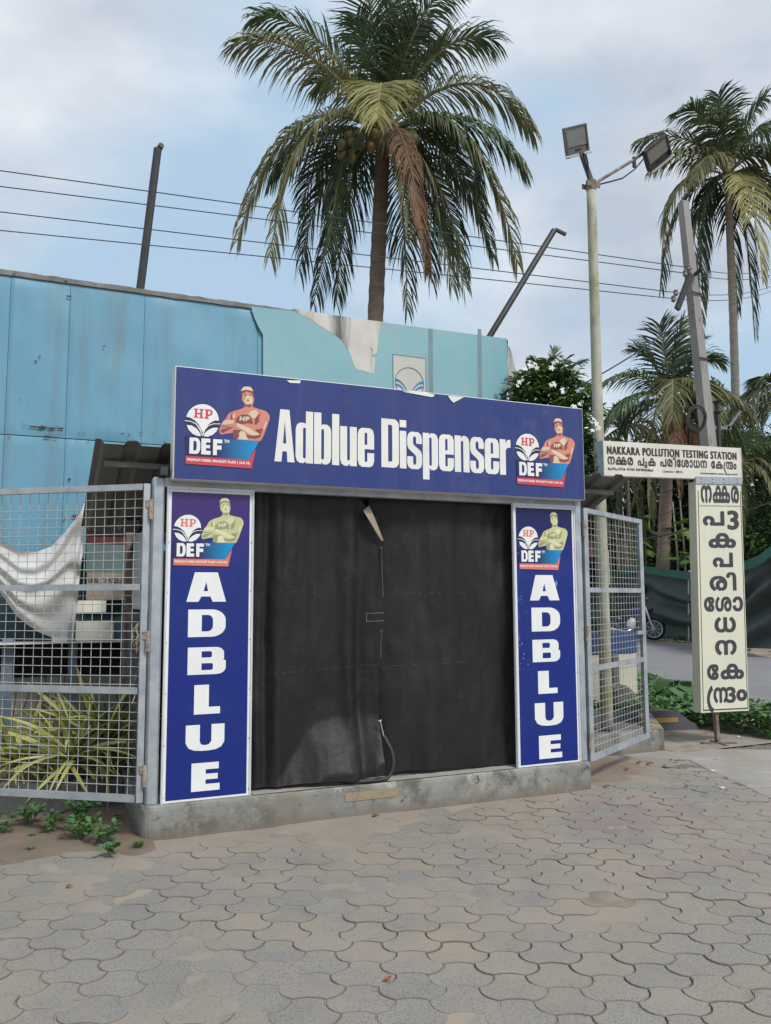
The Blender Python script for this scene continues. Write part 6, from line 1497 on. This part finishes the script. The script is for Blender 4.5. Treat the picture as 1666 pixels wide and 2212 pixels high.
# small palm behind the flowering shrub
D = 34.; ppm = CAMF / D; cr = od(1196, 850, D); bs = Vector((cr.x, cr.y, 0))
F = [(-75, -30, .3, -45, -65, .3, O_, .8), (-45, -75, 0, -25, -60, 0, G_, .7), (0, -95, 0, 5, -50, 0, G_, .4), (65, -70, 0, 30, -60, 0, G_, .7), (80, 5, .3, 50, -50, .3, G_, .9), (-20, -60, .8, -10, -50, .5, G_, .7), (30, -50, -.6, 15, -55, -.3, D_, .7)]
palm('coconut_palm', 'small palm top showing just above the white flowering shrub', cr, ppm, bs, .10, F, .8, m_trunk, 'coconut palms', None, 611, .7, 36, .024)
# palms at the right edge
D = 33.; ppm = CAMF / D; cr = od(1690, 850, D); bs = Vector((cr.x, cr.y, 0))
F = [(-55, -25, .3, -30, -50, .3, G_, .8), (-90, 60, .6, -70, -40, .6, O_, 1.1), (-70, 120, .4, -60, -20, .4, O_, 1.1), (-100, 30, -.4, -60, -40, -.4, D_, 1.0), (30, -60, 0, 10, -50, 0, G_, .6), (70, 40, 0, 40, -50, 0, G_, .9), (-40, 180, .6, -40, -10, .6, O_, 1.0)]
palm('coconut_palm', 'palm mostly beyond the right photo edge, fronds at mid height', cr, ppm, bs, .14, F, 1.1, m_trunk2, 'coconut palms', None, 711, .9, 50, .028)
D = 31.; ppm = CAMF / D; cr = od(1600, 1010, D); bs = od(1568, 1100, D); bs.z = 0
F = [(40, 240, .8, 70, -30, 1.0, O_, 1.0), (70, 140, .4, 70, -60, .5, O_, 1.0), (-20, 190, .4, -20, -40, .6, O_, 1.0), (105, -20, .2, 50, -90, .2, G_, 1.0), (90, 60, -.6, 60, -80, -.6, G_, 1.0), (-70, -30, .3, -40, -80, .3, G_, .9), (10, -70, -.3, 5, -60, -.2, G_, .7), (20, 210, -.6, 30, -40, -.6, D_, 1.0)]
palm('coconut_palm', 'low palm with yellowish drooping fronds right of the standing sign', cr, ppm, bs, .12, F, 1.0, m_trunk2, 'coconut palms', None, 811, .9, 60, .022)
D = 34.; ppm = CAMF / D; cr = od(1300, 960, D); bs = Vector((cr.x, cr.y, 0))
F = [(95, -30, .3, 50, -60, .3, G_, 1.0), (-70, 10, .3, -40, -60, .3, G_, 1.0), (20, 130, .6, 40, -40, .8, O_, 1.0), (60, 90, .2, 60, -40, .3, O_, 1.0), (-60, 90, .2, -50, -30, .3, G_, 1.0), (30, -70, 0, 10, -50, 0, G_, .7), (70, 180, .3, 70, -20, .3, O_, 1.0)]
palm('coconut_palm', 'low palm behind the lamp post, fronds hanging over the gate corner', cr, ppm, bs, .12, F, 1.1, m_trunk, 'coconut palms', None, 911, 1.0, 50, .026)
# fan shaped small palm (areca type) beside the lamp post
D = 35.; ppm = CAMF / D; cr = od(1352, 935, D); bs = Vector((cr.x, cr.y, 0))
F = [(-45, -35, .2, -20, -45, .2, G_, .5), (-20, -55, .2, -8, -35, .1, G_, .4), (10, -55, .2, 5, -35, .1, G_, .4), (38, -45, .2, 20, -40, .1, G_, .5), (55, -10, .2, 35, -40, .1, G_, .7), (-60, -5, .2, -40, -35, .1, G_, .7)]
palm('fan_palm', 'short light green palm tuft between lamp post and young palm', cr, ppm, bs, .08, F, .65, m_trunk, None, None, 951, .4, 28, .03)

# ================================================================== TREES AND UNDERGROWTH
def leafcloud(k, c, rad, n, size, seed, mats=1, squash=.6):
    r_ = random.Random(seed); lumps = [(Vector((r_.gauss(0, 1), r_.gauss(0, 1), r_.gauss(0, 1))).normalized() * r_.uniform(.35, .8), r_.uniform(.35, .6)) for _ in range(9)]
    for i in range(n):
        l_, lr = lumps[i % 9]; d = Vector((r_.gauss(0, 1), r_.gauss(0, 1), r_.gauss(0, 1))).normalized() * (r_.random() ** .4) * lr
        q = l_ + d; p = Vector((c.x + q.x * rad[0], c.y + q.y * rad[1], c.z + q.z * rad[2]))
        a = Vector((r_.gauss(0, 1), r_.gauss(0, 1), r_.gauss(0, .6))).normalized(); b = a.cross(Vector((r_.gauss(0, .5), r_.gauss(0, .5), 1))).normalized(); s = size * r_.uniform(.6, 1.3)
        k.mi = 0 if mats == 1 else (0 if noise.noise(p * .7) < .12 + .2 * r_.random() else 1)
        k.add([p - a * s * .5, p + b * s * .24, p + a * s * .5 + Vector((0, 0, -s * .15)), p - b * s * .24], [(0, 1, 2), (0, 2, 3)])
def tree(name, label, c, rad, n, size, seed, mats, group, tr=.18):
    base = Vector((c.x, c.y, 0)); t = thing(name, label, 'tree', base, group)
    k = MB(); r_ = random.Random(seed)
    k.tube([base, base.lerp(c, .5) + Vector((.2, 0, 0)), c], [tr * 1.3, tr, tr * .5], 8)
    for j in range(5):
        a = j * 1.3; k.tube([base.lerp(c, .6), c + Vector((cos(a) * rad[0] * .6, sin(a) * rad[1] * .6, rad[2] * .3))], [tr * .5, tr * .15], 6)
    build('trunk', k, m_bark, t, True)
    k = MB(); leafcloud(k, c, rad, n, size, seed, len(mats)); build('crown', k, mats, t)
W_ = lambda u, v, D: od(u, v, D)
TL = [('dark broad tree filling the gap left of the young palm', 1330, 1050, 36, (2.8, 2, 2.6), 4200, .26, [m_leafdk, m_leaf]),
      ('round leafy tree crown between the concrete pole and the tall palm trunk', 1545, 890, 39, (2.0, 1.8, 2.3), 3800, .24, [m_leaf, m_leafdk]),
      ('dark dense tree behind the young palm trunk', 1450, 1100, 38, (3.2, 2, 2.6), 4600, .28, [m_leafdk, m_leafdk]),
      ('dark tree behind the standing sign, its top under the palm fronds', 1590, 1050, 36, (3, 2, 3.0), 4600, .27, [m_leafdk, m_leaf]),
      ('olive tinged tree at the right photo edge above the net', 1680, 1090, 33, (2.2, 2, 2.4), 3800, .22, [m_leafdk, m_leafdk]),
      ('low tree at the far left behind the gate and lamp post', 1240, 1120, 36, (2.8, 2, 3.2), 3800, .27, [m_leafdk, m_leaf]),
      ('distant low tree at right below the sky gap', 1640, 960, 38, (2.4, 2, 1.6), 3000, .24, [m_leafdk, m_leafdk]),
      ('bushy tree behind the horizontal board, right of the lamp post', 1385, 980, 37, (2.4, 2, 1.5), 3000, .24, [m_leafdk, m_leaf])]
for i, (lab, u, v, D, rad, n, sz, ms) in enumerate(TL): tree('broadleaf_tree', lab, W_(u, v, D), rad, n, sz, 60 + i, ms, 'trees beyond the net fence')
k = MB()
for i, (u, v, D, rad) in enumerate(((1290, 1190, 39, (3.5, 1.5, 1.7)), (1400, 1190, 37, (3, 1.5, 1.6)), (1500, 1195, 36, (3, 1.5, 1.5)), (1600, 1190, 34, (3, 1.5, 1.6)), (1690, 1170, 31, (2.5, 1.5, 1.6)), (1190, 1190, 40, (3, 1.5, 1.8)))):
    leafcloud(k, W_(u, v, D), rad, 3600, .25, 90 + i, 2)
tag(build('undergrowth', k, [m_leafdk, m_leaf]), 'dense dark undergrowth above the net fence', None, None, 'stuff')
k = MB(); k.grid(20, 6, lambda u, v: tuple(od(1130 + 640 * u, 1090, 46 - 9 * u) * 1.0 + Vector((0, 0, -7 + 7.0 * v + .8 * noise.noise(Vector((u * 8, v * 3, 0))) * v))))
tag(build('far_woods', k, m_leafdk), 'solid dark wood behind the trees', None, None, 'stuff')
# slim trunks
for i, (u, D, lab) in enumerate(((1312 + 5, 34, 'thin pale trunk left of the young palm'), (1333, 35, 'second thin trunk, just left of the gate top corner'), (1352, 35, 'thin trunk above the far gate corner'), (1478, 33, 'thin pale stem right of the young palm trunk'), (1462, 33.5, 'thin stem close against the young palm'))):
    p = od(u, 1250, D); k = MB(); k.tube([Vector((p.x, p.y, 0)), Vector((p.x + .1, p.y, 3)), Vector((p.x - .05, p.y, 5.4))], [.06, .045, .03], 7); tag(build('slim_trunk', k, m_trunk2, None, True, loc=(p.x, p.y, 0)), lab, 'trunk')
# breadfruit-like lobed leaves
def lobed():
    k = MB(); out = []
    for i in range(7):
        t = i / 6; y = .1 + .85 * t; w = .42 * sin(pi * (.15 + .75 * t)); out += [(w, y + .10), (w * .38, y + .07)]
    pts = [(0, 0)] + out[:-1] + [(0, 1.08)] + [(-x, y) for x, y in out[:-1][::-1]]
    vs, fs = fill_polys([pts]); return k.add([(x, y, -.25 * y * y - .2 * abs(x)) for x, y in vs], fs)
lob = mesh_of('lobed_leaf', lobed(), m_leaflt)
for i, (u, v, D, n, lab) in enumerate(((1378, 1190, 32, 16, 'big lobed leaves left of the young palm trunk, just over the net'), (1492, 1155, 30.5, 14, 'lobed leaves right of the dead brown fronds'), (1494, 1200, 30, 12, 'lower lobed leaf spray touching the net beside the sign'), (1392, 1130, 32, 8, 'pale lobed leaf cluster above the others'))):
    c = od(u, v, D); t = thing('breadfruit_shrub', lab, 'shrub', Vector((c.x, c.y, 0)), 'lobed leaf shrubs'); r_ = random.Random(i + 5)
    k = MB(); k.tube([Vector((c.x, c.y, 0)), c], .04, 6); build('stem', k, m_bark, t)
    for j in range(n):
        az = j * 2.4; inst('leaf', lob, t, c + Vector((r_.gauss(0, .25), r_.gauss(0, .2), r_.gauss(0, .25))), (r_.uniform(-.5, .6), r_.uniform(-.3, .3), az), r_.uniform(.45, .8))
pk = thing('pink_house', 'scrap of pink painted house wall glimpsed through the gate mesh', 'house', od(1290, 1180, 34))
k = MB(); c = od(1292, 1190, 34); k.box(c.x - .45, c.x + .45, c.y, c.y + .5, c.z - .25, c.z + .35); build('wall', k, m_pink, pk); k = MB(); k.prism([(-.6, 0), (.6, 0), (0, .35)], (c.x, c.y - .1, c.z + .36), (1, 0, 0), (0, 0, 1), (0, .6, 0)); build('roof', k, m_rust, pk)

# ground cover on the island and the far verge
def cover(label, region, n, h, size, seed, mats):
    k = MB(); r_ = random.Random(seed); c = 0
    while c < n:
        p = region(r_)
        if p is None: continue
        hh = h * (.35 + .65 * (noise.noise(Vector((p.x * 1.6, p.y * 1.6, seed))) * .5 + .5)) * r_.random() ** .6
        q = Vector((p.x, p.y, .02 + hh)); a = Vector((r_.gauss(0, 1), r_.gauss(0, 1), r_.gauss(0, .35))).normalized(); b = a.cross(Vector((r_.gauss(0, .25), r_.gauss(0, .25), 1))).normalized(); s = size * r_.uniform(.5, 1.3)
        k.mi = 0 if r_.random() < .6 else (1 if r_.random() < .7 or len(mats) < 3 else 2)
        k.add([q - a * s * .5, q - a * s * .1 + b * s * .30, q + a * s * .3 + b * s * .22, q + a * s * .55, q + a * s * .3 - b * s * .22, q - a * s * .1 - b * s * .30], [(0, 1, 2, 3), (0, 3, 4, 5)]); c += 1
    tag(build('ground_cover', k, mats), label, None, None, 'stuff')
tri = [Vector((5.7, 2.35, 0)), B + Vector((-.08, .10, 0)), Vector((7.1, 1.05, 0)), Vector((8.4, 1.1, 0)), na + ndir * 3, Vector((6.5, 6.8, 0))]
def inside(p, P):
    s = False; j = len(P) - 1
    for i in range(len(P)):
        if (P[i].y > p.y) != (P[j].y > p.y) and p.x < (P[j].x - P[i].x) * (p.y - P[i].y) / (P[j].y - P[i].y) + P[i].x: s = not s
        j = i
    return s
tri = [A + nn * .16 - dd * .6, A + nn * .16 + dd * (Lb - .35), B + Vector((.02, -.02, 0)), oz(1590, 1588), oz(1720, 1606), oz(1720, 1592) + Vector((.5, .6, 0)), nb + ndir * 0.2 + Vector((-.1, 0, 0)), na + Vector((-.15, 0, 0)), na + ndir * 2.5 + Vector((-.3, 0, 0)), Vector((6.8, 6.5, 0))]
def reg(r_):
    p = Vector((r_.uniform(5.2, 11), r_.uniform(.8, 8.5), 0)); return p if inside(p, tri) else None
cover('dense green ground cover creepers behind the kerb block and standing sign', reg, 20000, .40, .095, 3, [m_weed, m_leaflt, m_leaf])
k = MB(); r_ = random.Random(8)
for i in range(900):
    p = reg(r_)
    if p is None: continue
    a = r_.random() * 6.28; hh = r_.uniform(.15, .48); q = p + Vector((cos(a) * .1, sin(a) * .1, hh)); s = Vector((-sin(a), cos(a), 0)) * .005
    k.add([p - s, p + s, q], [(0, 1, 2)])
tag(build('grass_blades', k, m_leaflt), 'grass blades standing among the creepers', None, None, 'stuff')
fgr = thing('broad_leaved_plant', 'tall plant with large drooping heart shaped leaves behind the kerb block', 'plant', oz(1455, 1530, .05))
hb = oz(1458, 1535, .05)
def heart():
    k = MB(); pts = [(0, .0), (.28, -.10), (.50, .08), (.52, .34), (.36, .66), (0, 1.05), (-.36, .66), (-.52, .34), (-.50, .08), (-.28, -.10)]
    vs, fs = fill_polys([pts]); return k.add([(x, y, -.30 * y * y + .12 * abs(x)) for x, y in vs], fs)
hm_ = [mesh_of('leaf', heart(), m, True) for m in (m_leaf, m_weed)]
k = MB()
for j in range(11):
    a = j * 2.4; h_ = .22 + .05 * (j % 5); p = hb + Vector((cos(a) * .16, sin(a) * .14, h_)); k.tube([hb, hb.lerp(p, .6) + Vector((0, 0, .06)), p], .006, 5); inst('leaf', hm_[j % 2], fgr, p, (-.35 + .2 * sin(j), .15 * cos(j), a - pi / 2), .17 + .04 * (j % 3))
build('stem', k, m_weed, fgr)
def reg2(r_):
    u = r_.random(); p = (fb - fdir * 12 + fdir * 40 * u) + Vector((r_.uniform(.5, 2.6), 0, .03)); return p if noise.noise(p * .5) > -.15 else None
cover('sparse weeds along the far verge below the net', reg2, 5000, .28, .16, 13, [m_weed, m_leaf])
def reg3(r_): return Vector((r_.uniform(3.9, 6.5), r_.uniform(2.2, 2.9), .1)) if r_.random() < .5 else Vector((r_.uniform(4.6, 5.6), r_.uniform(1.3, 1.9), .1))
# ================================================================== FLOWERING SHRUB
sh_ = thing('flowering_shrub', 'bushy shrub with long glossy leaves and white flowers above the right end of the sign', 'shrub', Vector((4.75, 2.0, .2)))
k = MB(); r_ = random.Random(21)
ends = []
hubs = [(1150, 850, 1.9), (1190, 835, 1.8), (1230, 850, 1.8), (1135, 880, 1.9), (1175, 885, 1.7), (1215, 890, 1.7), (1250, 890, 1.7), (1265, 930, 1.5), (1272, 962, 1.4), (1270, 1000, 1.4), (1240, 930, 1.7), (1200, 930, 1.7), (1160, 925, 1.8), (1180, 815, 1.9), (1210, 812, 1.9), (1148, 822, 2.0), (1262, 1040, 1.4), (1255, 870, 1.8), (1130, 850, 2.0)]
root = Vector((4.6, 1.9, .2))
for u, v, Y in hubs:
    p = oy(u, v, Y); k.tube([root, root.lerp(p, .45) + Vector((r_.gauss(0, .08), r_.gauss(0, .05), .1)), root.lerp(p, .8) + Vector((r_.gauss(0, .05), 0, .05)), p], [.03, .02, .014, .008], 6); ends.append(p)
build('branches', k, m_bark, sh_, True)
ll = []
for m in (m_leaf, m_leafdk, m_leaflt):
    q = MB(); pr_ = [(0, .1), (.2, .35), (.5, .7), (.78, 1), (.93, .7), (1, .08)]; vs = []
    for t, w in pr_: vs += [(-w * .13, t, -.28 * t * t + .03 * w), (0, t, -.28 * t * t), (w * .13, t, -.28 * t * t + .03 * w)]
    q.add(vs, [(i * 3 + c, i * 3 + c + 1, i * 3 + c + 4, i * 3 + c + 3) for i in range(5) for c in (0, 1)]); ll.append(mesh_of('leaf', q, m, True))
cnt = 0; rest = MB(); leaves = []
for e in ends:
    for tip in range(10):
        c = e + Vector((r_.gauss(0, .085), r_.gauss(0, .12), r_.gauss(0, .075)))
        for j in range(11):
            az = j * 2.399 + r_.random(); el = r_.uniform(-.5, .75); leaves.append((c, el, az, r_.uniform(.13, .21), 0 if r_.random() < .5 else (1 if r_.random() < .25 else 2)))
leaves.sort(key=lambda l_: l_[0].y)
for i, (c, el, az, s, m) in enumerate(leaves):
    if i % 7 == 0 and cnt < 290: inst('leaf', ll[m], sh_, c, (el, 0, az), s); cnt += 1
    else:
        mm = Matrix.Translation(c) @ Matrix.Rotation(az, 4, 'Z') @ Matrix.Rotation(el, 4, 'X') @ Matrix.Scale(s, 4)
        rest.mi = m if m < 3 else 0; me = ll[m]; rest.add([tuple(mm @ v.co) for v in me.vertices], [tuple(f.vertices) for f in me.polygons])
tag(build('small_leaves', rest, [m_leaf, m_leafdk, m_leaflt], sh_, True), kind='stuff')
q = MB()
for i in range(5):
    a = i * 2 * pi / 5; c_, s_ = cos(a), sin(a); vs = []
    for (x, y, z) in ((0, 0, 0), (.30, .35, .12), (.34, .8, .10), (0, 1, .02), (-.22, .75, .14), (-.18, .3, .12)): vs.append((x * c_ - y * s_, x * s_ + y * c_, z))
    q.add(vs, [(0, 1, 2, 3, 4, 5)])
fl = mesh_of('flower', q, m_petal, True)
for u, v, Y in ((1143, 788, 1.8), (1150, 792, 1.75), (1156, 786, 1.8), (1160, 795, 1.7), (1135, 798, 1.9), (1203, 780, 1.75), (1210, 775, 1.8), (1196, 784, 1.8), (1224, 790, 1.7), (1230, 797, 1.7), (1240, 802, 1.7), (1246, 796, 1.7), (1192, 795, 1.7), (1122, 826, 1.9), (1118, 833, 1.9), (1128, 822, 1.9), (1190, 832, 1.5), (1197, 830, 1.5),
                (1215, 845, 1.5), (1248, 845, 1.6), (1252, 873, 1.5), (1240, 878, 1.5), (1282, 905, 1.3), (1288, 915, 1.2), (1293, 925, 1.2), (1280, 930, 1.3), (1257, 868, 1.6)):
    inst('flower', fl, sh_, oy(u, v, Y - .18), (r_.uniform(.8, 1.5), r_.uniform(-.3, .3), YAW * -1 + r_.uniform(-.6, .6)), r_.uniform(.026, .040))
